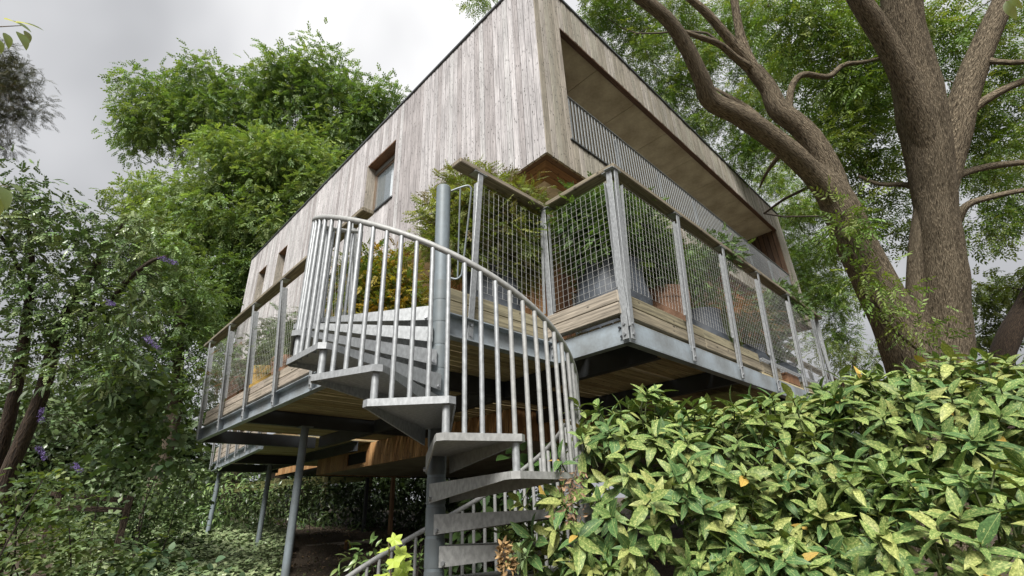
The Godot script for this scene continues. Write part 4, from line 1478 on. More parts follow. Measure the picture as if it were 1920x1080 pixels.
func build_trees() -> void:
	build_ash()
	var ash_far := feather(0.40, 4, 0.155, 0.080, 0.95, 0.45, 12)
	far_tree("tall_tree", "tall open-crowned ash standing behind the house at the left, highest on the skyline", [[560, 640, 26], [540, 520, 24], [520, 400, 20], [480, 300, 14], [440, 220, 8]], 29.0,
		[[285, 195, 62], [245, 250, 42], [340, 240, 65], [390, 165, 58], [430, 230, 70], [480, 180, 52], [540, 150, 58], [600, 140, 55], [640, 190, 62], [560, 230, 80], [660, 240, 60], [710, 200, 40], [730, 185, 28], [620, 300, 90], [480, 290, 60]], 4.0, ash_far, 0.66, 22,
		[Color(0.175, 0.275, 0.094), Color(0.138, 0.225, 0.075), Color(0.219, 0.306, 0.112)], M.leaf, M.bark_far, [0.8, 1.25], 0.35)
	far_tree("pale_tree", "bushy yellow-green tree in front of the tall ash, left of the window wall", [[470, 720, 24], [465, 600, 22], [460, 480, 18], [450, 380, 12]], 23.0,
		[[420, 310, 62], [500, 300, 60], [560, 330, 70], [600, 380, 60], [370, 380, 55], [450, 400, 90], [530, 440, 80], [330, 450, 60], [400, 490, 80], [480, 530, 70], [300, 370, 38, 1], [250, 360, 34, 1], [285, 420, 42], [330, 530, 50], [400, 570, 60], [640, 330, 40], [560, 300, 40]], 6.2, ash_far, 0.55, 22,
		[Color(0.230, 0.328, 0.115), Color(0.190, 0.282, 0.098), Color(0.270, 0.351, 0.132)], M.leaf, M.bark_far, [0.7, 1.1], 0.5)
	far_tree("shade_tree", "dark leafy tree between the deck's left end and the pale bushy tree", [[330, 760, 26], [335, 660, 22], [340, 560, 16]], 17.0,
		[[290, 530, 60], [350, 580, 65], [420, 560, 55, 4.5], [300, 620, 60], [250, 580, 45], [370, 660, 55], [405, 630, 34, 3.0], [310, 480, 40], [440, 590, 40, 4.5], [280, 690, 55], [340, 730, 50], [230, 650, 45], [440, 510, 40, 4.5], [460, 560, 30, 4.5]], 5.5, feather(0.38, 4, 0.14, 0.06, 0.95, 0.4, 13), 0.5, 14,
		[Color(0.120, 0.198, 0.060), Color(0.150, 0.228, 0.070), Color(0.096, 0.156, 0.050)], M.leaf, M.bark_far, [0.8, 1.2], 0.3)
	var needle := feather(0.45, 14, 0.13, 0.014, 0.8, 0.2, 14)
	far_tree("pine_tree", "dark grey-green pine at the left edge under the hanging leaves", [[-90, 700, 30], [-80, 400, 24], [-60, 200, 16]], 20.0,
		[[10, 110, 28], [35, 150, 30], [20, 190, 34], [60, 195, 20], [5, 230, 25], [-20, 160, 40], [30, 210, 22], [10, 140, 30], [-40, 240, 50], [-60, 120, 50]], 9.0, needle, 0.42, 16,
		[Color(0.065, 0.075, 0.045), Color(0.085, 0.09, 0.05), Color(0.10, 0.09, 0.055)], M.matt_leaf, M.bark_far, [0.6, 1.0], 0.2)
	# small tree, left foreground, with a leaning branch
	var small := feather(0.16, 4, 0.058, 0.034, 0.9, 0.35, 15)
	var foot := spot(20, 900, 7.0)
	foot.y = ground_at(foot.x, foot.z)
	var t := thing("plum_tree", "small-leaved tree with two leaning dark trunks at the left edge", "tree", foot)
	var at := Transform3D(Basis(), -foot)
	var samples := []
	for l in [[[[-20, 1150, 46], [5, 930, 40], [40, 830, 36], [78, 740, 34], [105, 640, 30], [140, 560, 24], [190, 480, 15], [230, 420, 8]], 7.0, 7.3], [[[-30, 1100, 44], [-10, 900, 38], [18, 780, 32], [38, 690, 28], [50, 600, 22], [60, 500, 14], [50, 400, 8]], 7.2, 7.0],
		[[[150, 590, 16], [200, 575, 15], [235, 530, 12], [280, 492, 9], [312, 480, 5]], 7.2, 6.6], [[[55, 560, 12], [20, 470, 9], [-20, 420, 7]], 7.1, 6.8], [[[110, 640, 14], [160, 600, 10], [180, 520, 8], [120, 430, 5]], 7.2, 7.4]]:
		var s := Shape.new()
		limb(s, l[0], l[1], l[2], 16, samples, 0.12, 5)
		put("trunk" if l[0].size() > 6 else "limb", s.done(), M.bark_dark, t, at)
	var pts := lobe_points([[30, 420, 55], [90, 440, 50], [150, 460, 50], [210, 450, 45], [260, 470, 42], [60, 510, 60], [130, 530, 60], [200, 540, 55], [40, 590, 60], [110, 600, 55], [170, 630, 55], [230, 610, 45], [20, 360, 30], [60, 370, 35], [30, 310, 12], [40, 340, 16], [110, 380, 26], [280, 520, 35], [30, 670, 45], [210, 680, 50], [150, 690, 40], [250, 420, 26], [290, 460, 20], [170, 400, 22], [0, 480, 50], [270, 600, 32]], 7.0, 80.0, 0.8, 0.2)
	var tw := Shape.new()
	branches(tw, samples, pts, maxi(3, pts.size() / 250), 0.011, 0.08)
	put("twigs", tw.done(), M.bark_dark, t, at).set_meta("kind", "stuff")
	leafage("crown", t, small, M.glossy_leaf, pts, 0.20, 12, [Color(0.125, 0.195, 0.066), Color(0.155, 0.23, 0.078), Color(0.10, 0.155, 0.055), Color(0.19, 0.25, 0.095)], [0.7, 1.15], 0.9)
	# behind the ash
	far_tree("dark_trunk_tree", "leaning dark trunk with yellow-green leaves at the right edge behind the spotted bush", [[1860, 800, 60], [1872, 690, 56], [1895, 625, 52], [1925, 570, 48], [1970, 480, 40]], 12.5,
		[[1840, 560, 30, 2], [1880, 540, 34, 2], [1860, 610, 30, 2], [1910, 600, 36, 2], [1835, 640, 24, 2], [1945, 520, 45], [1850, 680, 26, 3]], 14.0, feather(0.26, 4, 0.10, 0.05, 0.9, 0.3, 16), 0.3, 12,
		[Color(0.12, 0.16, 0.035), Color(0.09, 0.13, 0.03)], M.leaf, M.bark_dark)
	far_tree("distant_tree", "pale distant tree low on the skyline right of the deck's far end", [[1600, 760, 10], [1600, 700, 8], [1605, 660, 5]], 32.0,
		[[1590, 690, 34], [1630, 700, 36], [1560, 660, 30], [1650, 660, 24], [1530, 640, 34], [1600, 660, 26], [1520, 580, 34]], 1.6, ash_far, 0.8, 12, [Color(0.12, 0.16, 0.05), Color(0.15, 0.18, 0.06)], M.leaf, M.bark_far)


# ---------------------------------------------------------------- shrubs and ground
func shrub(called: String, label: String, category: String, lobes: Array, depth: float, per: float, mesh: ArrayMesh, material: Material, spread: float, each: int, tints: Array, size := [0.7, 1.2], shell := 0.3, twig_every := 4, group := "") -> Node3D:
	var mid := spot(lobes[0][0], lobes[0][1], depth)
	var foot := Vector3(mid.x, ground_at(mid.x, mid.z), mid.z)
	var t := thing(called, label, category, foot, group)
	var pts := lobe_points(lobes, depth, per * 2.6, 0.85, shell)
	var s := Shape.new()
	var samples := []
	for l in lobes:
		var c := spot(l[0], l[1], depth + (l[3] if l.size() > 3 else 0.0))
		var b := Vector3(c.x + rng.randfn() * 0.1, ground_at(c.x, c.z) - 0.05, c.z + rng.randfn() * 0.1)
		var sp := smooth_path([b, b.lerp(c, 0.5) + Vector3(rng.randfn(), 0, rng.randfn()) * 0.08, c], [0.013, 0.009, 0.005], 4)
		if c.y - b.y < 2.0:
			s.tube(sp[0], sp[1], 6, false)
		samples.append_array(sp[0])
	branches(s, samples, pts, maxi(twig_every, pts.size() / 120), 0.012, 0.06)
	put("stems", s.done(), M.bark_dark, t, Transform3D(Basis(), -foot)).set_meta("kind", "stuff")
	leafage("foliage", t, mesh, material, pts, spread, each, tints, size, 1.0)
	return t

func build_aucuba() -> void:
	var foot := spot(1480, 1000, 2.8)
	foot.y = ground_at(foot.x, foot.z)
	var bush := thing("spotted_laurel", "big glossy spotted laurel with yellow-flecked leaves filling the lower right", "shrub", foot)
	var lobes := [[1190, 985, 0.76, 2.75], [1330, 960, 0.62, 2.75], [1500, 975, 0.74, 2.8], [1640, 960, 0.82, 2.85], [1800, 950, 0.88, 2.75], [1960, 960, 0.85, 2.6], [1170, 1180, 0.42, 2.25], [1400, 1180, 0.60, 2.25], [1650, 1180, 0.66, 2.2], [1850, 1190, 0.70, 1.95], [1290, 1080, 0.5, 2.35]]
	var meshes := []
	for k in 5:
		meshes.append(blade(1.0, [0.36, 0.32, 0.39, 0.34, 0.37][k], [0.35, 0.2, 0.3, 0.45, 0.25][k], [0.22, 0.35, 0.12, 0.3, 0.42][k], 8, 0.85, 0.05))
	var leaves := []
	var st := Shape.new()
	for l in lobes:
		var c := spot(l[0], l[1], l[3])
		var r: float = l[2]
		var n := int(620 * r * r)
		for i in n:
			var v := Vector3(rng.randfn(), rng.randfn() * 0.9 + 0.25, rng.randfn()).normalized()
			var rr := r * lerpf(0.62, 1.0, sqrt(rng.randf())) * (1.0 + 0.14 * rough_noise.get_noise_3dv(v * 3.0 + c * 2.0))
			var p := c + v * rr
			if Vector2(p.x - POLE.x, p.z - POLE.z).length() < REACH + 0.02 and p.y > -1.2:
				continue
			var inside := false
			for m in lobes:
				if m != l and p.distance_to(spot(m[0], m[1], m[3])) < m[2] * 0.72:
					inside = true
			if inside:
				continue
			var axis := (v + Vector3(0, 0.55, 0) + Vector3(rng.randfn(), rng.randfn(), rng.randfn()) * 0.22).normalized()
			var inner := rr < r * 0.78
			st.tube([p - axis * 0.12, p - axis * 0.05, p], [0.0045, 0.004, 0.003], 5, false)
			var count := rng.randi_range(5, 8)
			var turn := rng.randf() * TAU
			var x := axis.cross(Vector3(0.3, 0.2, 0.9)).normalized()
			var z := axis.cross(x)
			var kind := rng.randi_range(0, 3) if rng.randf() > 0.35 else (1 if rng.randf() > 0.5 else 0)
			for q in count:
				var a := turn + q * 2.4
				var open := lerpf(0.35, 1.45, float(q) / count) + rng.randfn() * 0.12
				open = 1.75 - open
				var d := (x * cos(a) + z * sin(a)) * sin(open) + axis * cos(open)
				d = (d + Vector3(0, -0.30, 0)).normalized()
				var b := facing(d, axis, rng.randfn() * 0.35)
				var length := rng.randf_range(0.075, 0.165) * (1.0 - 0.25 * float(q) / count)
				var o := p - axis * (0.05 * (1.0 - float(q) / count))
				var near := o.distance_to(EYE) + (0.6 if inner else 0.0) - 0.25 * v.dot((EYE - o).normalized())
				leaves.append([near, Transform3D(b.scaled(Vector3.ONE * length), o - foot), rng.randi_range(0, 4), 4 if rng.randf() < 0.012 else (kind if rng.randf() > 0.3 else rng.randi_range(0, 3)), rng.randf_range(0.75, 1.2)])
	leaves.sort_custom(func(a, b): return a[0] < b[0])
	put("stems", st.done(), M.green_stem, bush, Transform3D(Basis(), -foot)).set_meta("kind", "stuff")
	var shown := 0
	var rest := {}
	var one := []
	for k in 5:
		var m: StandardMaterial3D = M.aucuba[k].duplicate()
		m.vertex_color_use_as_albedo = false
		one.append(m)
	for l in leaves:
		var c := EYE + Basis.from_euler(TURN) * Vector3(0, 0, -1)
		if shown < 300:
			var w: Vector3 = l[1].origin + foot - EYE
			var lc := Basis.from_euler(TURN).inverse() * w
			if absf(lc.x / lc.z) < 1.08 and absf(lc.y / lc.z) < 0.62 and lc.z < 0.0:
				put("leaf", meshes[l[2]], one[l[3]], bush, l[1])
				shown += 1
				continue
		if not rest.has(l[2] * 5 + l[3]):
			rest[l[2] * 5 + l[3]] = [[], []]
		rest[l[2] * 5 + l[3]][0].append(l[1])
		rest[l[2] * 5 + l[3]][1].append(Color(l[4], l[4], l[4]))
	for k in rest:
		copies("foliage", meshes[k / 5], M.aucuba[k % 5], bush, rest[k][0], rest[k][1])

func part_local(called: String, s: Shape, m: Material, parent: Node3D) -> void:
	put(called, s.done(), m, parent, Transform3D(Basis(), -parent.position))

func build_ground() -> void:
	var n := 150
	var s := Shape.new()
	var lines := []
	for i in n + 1:
		var t := float(i) / n * 2.0 - 1.0
		lines.append(signf(t) * (absf(t) * 28.0 + pow(absf(t), 4.0) * 270.0))
	for i in n + 1:
		for j in n + 1:
			var x: float = lines[i] - 1.0
			var z: float = lines[j] - 3.0
			s.V.append(Vector3(x, ground_at(x, z), z))
			var e := 0.3
			s.N.append(Vector3(ground_at(x - e, z) - ground_at(x + e, z), 2.0 * e, ground_at(x, z - e) - ground_at(x, z + e)).normalized())
			s.U.append(Vector2(x, z))
	for i in n:
		for j in n:
			var q := i * (n + 1) + j
			s.I.append_array([q, q + n + 1, q + 1, q + 1, q + n + 1, q + n + 2])
	var g := part("ground", s, M.soil, self)
	g.set_meta("kind", "structure")
	g.set_meta("label", "dark bare soil of the sloping garden under and around the house")

func cover(called: String, label: String, mesh: ArrayMesh, material: Material, n: int, where: Callable, height: float, tints: Array, size: Array) -> void:
	var tr := []
	var co := []
	for i in n:
		var p: Vector3 = where.call()
		var lump := 0.5 + 0.5 * rough_noise.get_noise_2d(p.x * 4.0, p.z * 4.0)
		p.y = ground_at(p.x, p.z) + height * lump * sqrt(rng.randf())
		var a := rng.randf() * TAU
		var d := Vector3(cos(a), rng.randf_range(-0.35, 0.15), sin(a))
		var sc := rng.randf_range(size[0], size[1])
		tr.append(Transform3D(facing(d, Vector3(rng.randfn() * 0.35 - 0.15, 1, rng.randfn() * 0.35 + 0.15)).scaled(Vector3.ONE * sc), p))
		var c: Color = tints[rng.randi_range(0, tints.size() - 1)]
		co.append(c * rng.randf_range(0.7, 1.25))
	copies(called, mesh, material, self, tr, co, label)

func in_view_wedge(u0: float, u1: float, d0: float, d1: float) -> Vector3:
	var d := sqrt(lerpf(d0 * d0, d1 * d1, rng.randf()))
	return spot(rng.randf_range(u0, u1), 900.0, d)

func build_shrubs() -> void:
	build_aucuba()
	var oval := blade(0.10, 0.062, 0.2, 0.2, 4)
	var laurel := blade(0.15, 0.05, 0.25, 0.35, 4)
	var heart := lobed(0.055, 3, 0.25, 0.25)
	var broad := blade(0.13, 0.11, 0.15, 0.3, 5, 0.75)
	var bramble := feather(0.15, 1, 0.085, 0.055, 1.0, 0.2, 21)
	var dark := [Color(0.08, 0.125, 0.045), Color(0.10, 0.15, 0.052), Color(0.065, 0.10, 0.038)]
	var mid := [Color(0.11, 0.175, 0.056), Color(0.14, 0.205, 0.065), Color(0.09, 0.15, 0.05)]
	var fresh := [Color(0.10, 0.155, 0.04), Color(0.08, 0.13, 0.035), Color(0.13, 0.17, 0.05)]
	# hedge under and behind the house
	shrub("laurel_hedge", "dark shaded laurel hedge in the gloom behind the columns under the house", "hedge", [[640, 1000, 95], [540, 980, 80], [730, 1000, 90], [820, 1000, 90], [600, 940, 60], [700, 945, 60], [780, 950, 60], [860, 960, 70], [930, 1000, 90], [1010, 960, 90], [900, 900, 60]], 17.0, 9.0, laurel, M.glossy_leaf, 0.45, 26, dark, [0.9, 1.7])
	shrub("pale_laurel", "sunlit narrow-leaved shrub between the second column and the front column", "shrub", [[500, 955, 48], [560, 930, 34], [470, 1000, 40], [590, 925, 30, 1.0]], 14.0, 16.0, laurel, M.glossy_leaf, 0.34, 24, [Color(0.10, 0.145, 0.05), Color(0.075, 0.115, 0.04), Color(0.06, 0.09, 0.03)], [0.8, 1.4])
	shrub("left_laurel", "dark narrow-leaved shrub left of the farthest column below the deck", "shrub", [[400, 930, 45], [370, 980, 55], [430, 980, 45], [340, 940, 50], [450, 920, 30, 1.5]], 13.5, 15.0, laurel, M.glossy_leaf, 0.36, 24, mid, [0.8, 1.3])
	# left thickets
	shrub("hazel_shrub", "round-leaved hazel in the middle of the left thicket, leaves in flat layers", "shrub", [[275, 760, 55], [225, 770, 48], [310, 800, 36], [265, 700, 40], [295, 725, 32], [200, 720, 40], [250, 830, 40], [310, 850, 36]], 8.0, 22.0, broad, M.leaf, 0.26, 14, [Color(0.12, 0.19, 0.085), Color(0.09, 0.15, 0.065), Color(0.15, 0.22, 0.10)], [0.7, 1.25])
	shrub("thicket_shrub", "dark tangled shrub under the small tree at the left", "shrub", [[150, 800, 60], [90, 780, 50], [40, 850, 60], [200, 880, 60], [120, 880, 60], [280, 900, 55], [340, 900, 45], [50, 760, 40], [190, 660, 30]], 9.0, 15.0, oval, M.glossy_leaf, 0.34, 24, dark, [0.7, 1.2])
	shrub("ivy_bank", "ivy-covered mound sloping down left of the deck's columns", "shrub", [[310, 1000, 40], [260, 960, 40], [350, 960, 35], [300, 930, 40], [220, 1000, 45], [160, 960, 45], [380, 1030, 30]], 10.0, 20.0, heart, M.glossy_leaf, 0.3, 40, mid, [0.9, 1.7])
	shrub("bramble", "arching bramble with pale three-part leaves at the bottom left", "shrub", [[60, 970, 60], [130, 990, 55], [20, 1040, 60], [110, 1060, 55], [190, 1050, 45], [30, 920, 30], [80, 900, 26]], 4.6, 38.0, bramble, M.leaf, 0.2, 12, [Color(0.12, 0.18, 0.06), Color(0.16, 0.215, 0.08), Color(0.09, 0.14, 0.05)], [0.6, 1.0])
	shrub("nettle_clump", "clump of grey-green broad leaves along the bottom edge left of the front column", "shrub", [[280, 1075, 40], [330, 1090, 36], [220, 1090, 36], [390, 1095, 30]], 4.9, 60.0, broad, M.matt_leaf, 0.18, 12, [Color(0.09, 0.15, 0.075), Color(0.075, 0.13, 0.06)], [0.5, 0.9])
	shrub("young_shrub", "glossy whorled shrublet at the foot of the stair pole", "shrub", [[700, 1060, 26], [670, 1040, 22], [740, 1070, 22], [780, 1050, 20], [790, 1020, 14]], 5.2, 60.0, laurel, M.glossy_leaf, 0.14, 12, mid, [0.6, 1.0])
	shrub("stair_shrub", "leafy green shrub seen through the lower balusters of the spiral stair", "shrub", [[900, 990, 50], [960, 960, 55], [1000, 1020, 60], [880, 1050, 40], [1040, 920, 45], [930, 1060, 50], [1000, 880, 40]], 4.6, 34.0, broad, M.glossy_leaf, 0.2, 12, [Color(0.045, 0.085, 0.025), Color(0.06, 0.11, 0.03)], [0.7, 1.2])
	# buddleia: lance leaves and purple spikes
	var lance := blade(0.16, 0.035, 0.2, 0.35, 4)
	var bud := shrub("buddleia", "buddleia with drooping purple flower spikes in the left thicket", "shrub", [[130, 690, 45], [235, 590, 36], [180, 740, 40], [225, 680, 32], [260, 550, 26], [90, 700, 40]], 6.4, 22.0, lance, M.leaf, 0.22, 11, [Color(0.075, 0.115, 0.045), Color(0.10, 0.145, 0.055)], [0.7, 1.1], 0.3, 3)
	var floret := feather(0.012, 1, 0.010, 0.008, 1.2, 0.1, 23)
	for f in [[[300, 483], [318, 490], [333, 494]], [[272, 632], [286, 642], [298, 654]], [[72, 840], [80, 848], [84, 862]], [[136, 872], [146, 878], [154, 884]], [[200, 566], [208, 570], [216, 571]], [[78, 790], [74, 780], [80, 765]]]:
		var wh := []
		var tc := []
		var a := spot(f[0][0], f[0][1], 6.1)
		var b := spot(f[1][0], f[1][1], 6.1)
		var c := spot(f[2][0], f[2][1], 6.1)
		for i in 150:
			var t := rng.randf()
			var p := a.lerp(b, t).lerp(b.lerp(c, t), t)
			var r := 0.026 * (1.0 - 0.65 * t)
			var o := Vector3(rng.randfn(), rng.randfn(), rng.randfn()).normalized()
			wh.append(Transform3D(facing(o, Vector3(rng.randfn(), rng.randfn(), rng.randfn())).scaled(Vector3.ONE * rng.randf_range(0.7, 1.2)), p + o * r - bud.position))
			tc.append(Color(0.16, 0.11, 0.30) * rng.randf_range(0.7, 1.3))
		copies("flower_spike", floret, M.petal, bud, wh, tc)
	# ground cover
	cover("ivy", "carpet of small ivy leaves on the slope at the bottom left", heart, M.glossy_leaf, 26000, func(): return in_view_wedge(150, 560, 7.0, 15.0), 0.42, [Color(0.24, 0.31, 0.15), Color(0.19, 0.26, 0.12), Color(0.29, 0.34, 0.18)], [0.9, 1.9])
	cover("undergrowth", "low mixed undergrowth covering the rest of the garden floor", bramble, M.leaf, 16000, func():
		var p := Vector3(rng.randf_range(-22, 26), 0, rng.randf_range(-30, 14))
		if p.x > -1.5 and p.x < 9.0 and p.z > -12.0 and p.z < 1.0:
			p.x -= 12.0
		return p, 0.5, mid, [0.8, 1.8])
	cover("leaf_litter", "fallen brown leaves and twigs scattered on the bare soil under the house", blade(0.06, 0.028, 0.3, 0.5, 3), M.petal, 9000, func(): return Vector3(rng.randf_range(-2.5, 7.0), 0, rng.randf_range(-12.5, 2.0)), 0.03, [Color(0.16, 0.105, 0.06), Color(0.10, 0.07, 0.045), Color(0.22, 0.15, 0.08), Color(0.09, 0.10, 0.04)], [0.6, 1.5])
	# far planting closes the views to the horizon
	var wall := feather(0.6, 4, 0.28, 0.16, 0.9, 0.3, 31)
	for k in 4:
		var lab: String = ["far belt of dark trees beyond the left thicket", "far belt of trees behind the columns under the house", "far belt of trees beyond the deck's right end", "far trees at the right edge behind the ash"][k]
		var u: float = [60.0, 620.0, 1480.0, 1900.0][k]
		var lobes := []
		for i in 6:
			lobes.append([u + (i - 2.5) * 95.0, [800.0, 920.0, 860.0, 780.0][k] + 20.0 * (i % 2), [105.0, 75.0, 70.0, 80.0][k]])
			lobes.append([u + (i - 2.5) * 95.0 + 40.0, [930.0, 1020.0, 900.0, 880.0][k], [105.0, 60.0, 70.0, 90.0][k]])
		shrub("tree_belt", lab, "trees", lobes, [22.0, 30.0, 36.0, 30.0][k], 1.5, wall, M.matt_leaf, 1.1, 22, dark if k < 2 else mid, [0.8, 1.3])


# ---------------------------------------------------------------- small things
func build_small() -> void:
	var e := thing("timber_edging", "low L-shaped timber bed edging on the soil under the house", "edging")
	var a := spot(577, 1030, 12.0)
	var b := spot(700, 1019, 12.9)
	var s := Shape.new()
	s.bar(a, b, 0.10, 0.20, Vector3.UP, 0.01)
	part("long_board", s, M.sleeper[0], e)
	s = Shape.new()
	s.lo_hi(Vector3(a.x - 0.09, ground_at(a.x, a.z) - 0.1, a.z - 0.06), Vector3(a.x + 0.12, a.y + 0.10, a.z + 0.12), 0.01)
	part("post", s, M.sleeper[1], e)
	var st := thing("wooden_stake", "short wooden stake with the hose hung on it beside the timber edging", "stake")
	var sa := spot(641, 1060, 11.6)
	var sb := spot(650, 1012, 11.6)
	s = Shape.new()
	s.bar(sa - Vector3(0, 0.3, 0), sb, 0.06, 0.06, Vector3.RIGHT, 0.006)
	part("shaft", s, M.brown[0], st)
	var h := thing("garden_hose", "yellow garden hose looped from the stake across the bare soil", "hose")
	var pts := []
	for q in [[648, 1016], [654, 1014], [657, 1030], [655, 1050], [645, 1064], [625, 1069], [605, 1070], [588, 1069]]:
		pts.append(spot(q[0], q[1], 11.5))
	var rr := []
	for i in pts.size():
		rr.append(0.014)
	var sp := smooth_path(pts, rr, 4)
	s = Shape.new()
	s.tube(sp[0], sp[1], 8)
	part("tube", s, M.hose, h)
	var f := thing("timber_fence", "mossy yellow-green post and rail fence just below the house's underside", "fence")
	var p0 := spot(440, 915, 18.0)
	var p1 := spot(700, 893, 20.5)
	s = Shape.new()
	s.bar(p0, p1, 0.05, 0.32, Vector3.UP, 0.01)
	part("rail", s, M.greenwood[0], f)
	for q in [0.27, 0.62, 0.97]:
		var p := p0.lerp(p1, q)
		s = Shape.new()
		s.lo_hi(Vector3(p.x - 0.11, ground_at(p.x, p.z) - 0.2, p.z + 0.03), Vector3(p.x + 0.07, p.y + 0.22, p.z + 0.15), 0.01)
		part("post", s, M.greenwood[1], f)
	var g := thing("wooden_fence", "dark half-hidden rail fence in the left thicket", "fence")
	var g0 := spot(95, 925, 8.6)
	var g1 := spot(250, 940, 9.2)
	for k in 2:
		s = Shape.new()
		s.bar(g0 - Vector3(0, 0.22 * k, 0), g1 - Vector3(0, 0.16 * k, 0), 0.03, 0.09, Vector3.UP, 0.005)
		part("rail", s, M.bark_dark, g)
	for q in [0.1, 0.95]:
		var p := g0.lerp(g1, q)
		s = Shape.new()
		s.lo_hi(Vector3(p.x - 0.05, ground_at(p.x, p.z) - 0.2, p.z - 0.05), Vector3(p.x + 0.05, p.y + 0.1, p.z + 0.05), 0.006)
		part("post", s, M.bark_dark, g)
	for q in [[690, 16.2, 0.05, "thin dark prop standing in the gloom behind the front column", M.dark], [738, 15.6, 0.055, "brown wooden prop standing in the gloom left of the stair pole", M.brown[4]]]:
		var top := spot(q[0], 885, q[1])
		var o := thing("prop", q[3], "post")
		s = Shape.new()
		s.lo_hi(Vector3(top.x - q[2], ground_at(top.x, top.z) - 0.2, top.z - q[2]), Vector3(top.x + q[2], -0.03, top.z + q[2]), 0.008)
		part("shaft", s, q[4], o)
	# foreground sprig of lime leaves
	var fig := lobed(0.10, 5, 0.42, 0.2)
	var base := spot(735, 1110, 1.7)
	var t := thing("lime_sprig", "bright lime-green lobed leaves poking up at the bottom edge left of the stair pole", "plant", Vector3(base.x, ground_at(base.x, base.z), base.z))
	s = Shape.new()
	s.tube([Vector3(base.x, ground_at(base.x, base.z), base.z), base, spot(728, 1010, 1.7)], [0.006, 0.004, 0.002], 6)
	part_local("stem", s, M.twig, t)
	for q in [[728, 1012, 0.55, 0.3], [716, 1030, 0.5, -0.9], [742, 1036, 0.7, 1.0], [728, 1052, 0.7, -0.4], [750, 1062, 0.55, 0.7], [706, 1078, 0.75, -1.1], [730, 1080, 0.8, 0.2], [690, 1085, 0.7, -1.4], [755, 1085, 0.6, 1.3]]:
		var c := spot(q[0], q[1], 1.7 + rng.randfn() * 0.03)
		var d := Vector3(sin(q[3] + 0.7), -0.3, cos(q[3] + 0.7)).normalized()
		var back := (EYE - c).normalized()
		var m := StandardMaterial3D.new()
		m.albedo_color = srgb(0.36, 0.44, 0.08)
		m.roughness = 0.5
		m.backlight_enabled = true
		m.backlight = Color(0.6, 0.7, 0.2)
		put("leaf", fig, m, t, Transform3D(facing(d + Vector3(0, 0.3, 0), Vector3(back.x, 0.8, back.z)).scaled(Vector3.ONE * q[2]), c - t.position))
	# dead flower head
	var db := spot(948, 1095, 1.55)
	var dh := thing("seed_head", "withered brown flower head on a stalk at the bottom edge before the stair", "plant", Vector3(db.x, ground_at(db.x, db.z), db.z))
	s = Shape.new()
	s.tube([dh.position, db, spot(944, 1040, 1.55)], [0.005, 0.004, 0.003], 6)
	part_local("stem", s, M.twig, dh)
	var wh := []
	var tc := []
	var husk := blade(0.024, 0.010, 0.3, 0.6, 3)
	for i in 130:
		var tt := rng.randf()
		var p := spot(952, 1072, 1.55).lerp(spot(944, 1020, 1.55), tt)
		var o := Vector3(rng.randfn(), rng.randfn() * 0.6, rng.randfn()).normalized()
		wh.append(Transform3D(facing(o + Vector3(0, 0.3, 0), Vector3(rng.randfn(), rng.randfn(), rng.randfn())).scaled(Vector3.ONE * rng.randf_range(0.6, 1.2)), p + o * 0.016 * (1.2 - tt) - dh.position))
		tc.append(Color(0.30, 0.19, 0.08) * rng.randf_range(0.5, 1.4))
	copies("husks", husk, M.petal, dh, wh, tc)
	wh = []
	tc = []
	for i in 26:
		var p := spot(970, 1040, 1.57) + Vector3(rng.randfn(), rng.randfn(), rng.randfn()) * 0.02
		wh.append(Transform3D(facing(Vector3(rng.randfn(), rng.randfn(), rng.randfn()), Vector3.UP).scaled(Vector3.ONE * rng.randf_range(0.8, 1.5)), p - dh.position))
		tc.append(Color(0.12, 0.17, 0.07) * rng.randf_range(0.7, 1.3))
	copies("young_leaves", husk, M.petal, dh, wh, tc)
	# withered bindweed hanging where the laurel meets the stair
	var bw := thing("dry_vine", "withered brown vine hanging on the laurel by the stair's balusters", "plant", spot(1075, 900, 2.15))
	wh = []
	tc = []
	for i in 120:
		var p := spot(1072 + rng.randfn() * 12.0, lerpf(880, 980, rng.randf()), 2.15 + rng.randfn() * 0.02)
		wh.append(Transform3D(facing(Vector3(rng.randfn(), -0.8, rng.randfn()), Vector3(rng.randfn(), rng.randfn(), rng.randfn())).scaled(Vector3.ONE * rng.randf_range(0.6, 1.3)), p - bw.position))
		tc.append(Color(0.27, 0.17, 0.10) * rng.randf_range(0.5, 1.3))
	copies("dry_leaves", husk, M.petal, bw, wh, tc)
	s = Shape.new()
	s.tube([spot(1082, 875, 2.16), spot(1070, 920, 2.14), spot(1076, 985, 2.15)], [0.0025, 0.002, 0.0015], 5)
	part_local("vine", s, M.twig, bw)
	# twigs of near leaves hanging into the picture at the top left and right
	var big := blade(0.115, 0.040, 0.25, 0.3, 7, 0.8)
	var lm := StandardMaterial3D.new()
	lm.albedo_color = srgb(0.035, 0.070, 0.012)
	lm.roughness = 0.45
	lm.backlight_enabled = true
	lm.backlight = Color(0.8, 0.8, 0.4)
	for q in [["hanging_twig", "near hanging twig of pointed leaves in the top left corner", [[-60, 50], [0, 50], [40, 48]], [[8, 36, 1.2, 0.2], [28, 42, 1.0, 0.0], [10, 62, 0.9, 0.9], [34, 60, 1.1, 0.75], [48, 58, 0.75, 0.9], [-5, 72, 0.8, 0.9]]],
		["leaf_twig", "near twig of light green leaves at the left edge above the small tree", [[-60, 345], [-10, 345], [15, 350]], [[5, 352, 1.2, 0.9], [18, 345, 0.9, 0.3], [0, 372, 1.0, 1.3], [-12, 345, 1.1, 0.6]]],
		["corner_twig", "single near leaf pair in the top right corner before the ash", [[1910, -40], [1895, -10], [1885, 2]], [[1886, 2, 1.0, 1.7], [1892, -4, 0.7, 1.0]]]]:
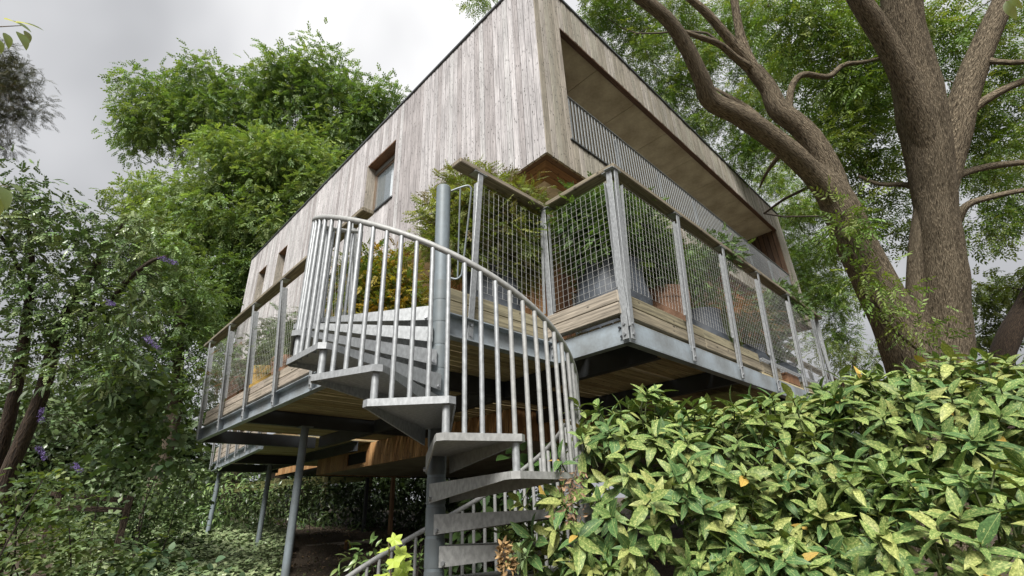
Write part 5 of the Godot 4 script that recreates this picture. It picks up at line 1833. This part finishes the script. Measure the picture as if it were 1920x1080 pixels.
		var o := thing(q[0], q[1], "twig", spot(q[2][0][0], q[2][0][1], 2.3))
		s = Shape.new()
		s.tube([spot(q[2][0][0], q[2][0][1], 2.3), spot(q[2][1][0], q[2][1][1], 2.3), spot(q[2][2][0], q[2][2][1], 2.3)], [0.003, 0.0025, 0.0015], 6)
		part_local("stem", s, M.twig, o)
		for l in q[3]:
			var c := spot(l[0], l[1], 2.3 + rng.randfn() * 0.03)
			var right := Basis.from_euler(TURN).x
			var d := right * cos(l[3]) + Vector3(0, -sin(l[3]), 0) + (EYE - c).normalized() * rng.randf_range(-0.2, 0.3)
			put("leaf", big, lm, o, Transform3D(facing(d, (EYE - c).normalized() * 0.7 + Vector3(0, 0.8, 0)).scaled(Vector3.ONE * l[2]), c - o.position))


# ---------------------------------------------------------------- the scene
func _ready() -> void:
	var camera := Camera3D.new()
	camera.name = "camera"
	camera.position = EYE
	camera.basis = Basis.from_euler(TURN)
	camera.fov = rad_to_deg(2.0 * atan(540.0 / FOCUS))
	camera.near = 0.05
	camera.far = 1500.0
	add_child(camera)
	camera.current = true
	var env := Environment.new()
	env.background_mode = Environment.BG_SKY
	env.sky = Sky.new()
	env.sky.sky_material = sky_material()
	env.background_energy_multiplier = 0.30
	env.tonemap_mode = Environment.TONE_MAPPER_LINEAR
	env.tonemap_exposure = 4.5
	env.sdfgi_enabled = true
	env.ssao_enabled = true
	env.ssil_enabled = true
	var we := WorldEnvironment.new()
	we.name = "world"
	we.environment = env
	add_child(we)
	var sun := DirectionalLight3D.new()
	sun.name = "sun"
	sun.light_energy = 0.5
	sun.light_color = Color(1.0, 0.985, 0.965)
	sun.light_angular_distance = 25.0
	sun.shadow_enabled = true
	add_child(sun)
	sun.look_at_from_position(Vector3(-7, 8, 4.5), Vector3.ZERO)

	rng.seed = 20
	rough_noise.seed = 9
	rough_noise.frequency = 0.55
	rough_noise.fractal_octaves = 3
	materials()
	build_ground()
	build_house()
	build_deck()
	build_railings()
	build_stair()
	build_trees()
	build_shrubs()
	build_pots()
	build_small()
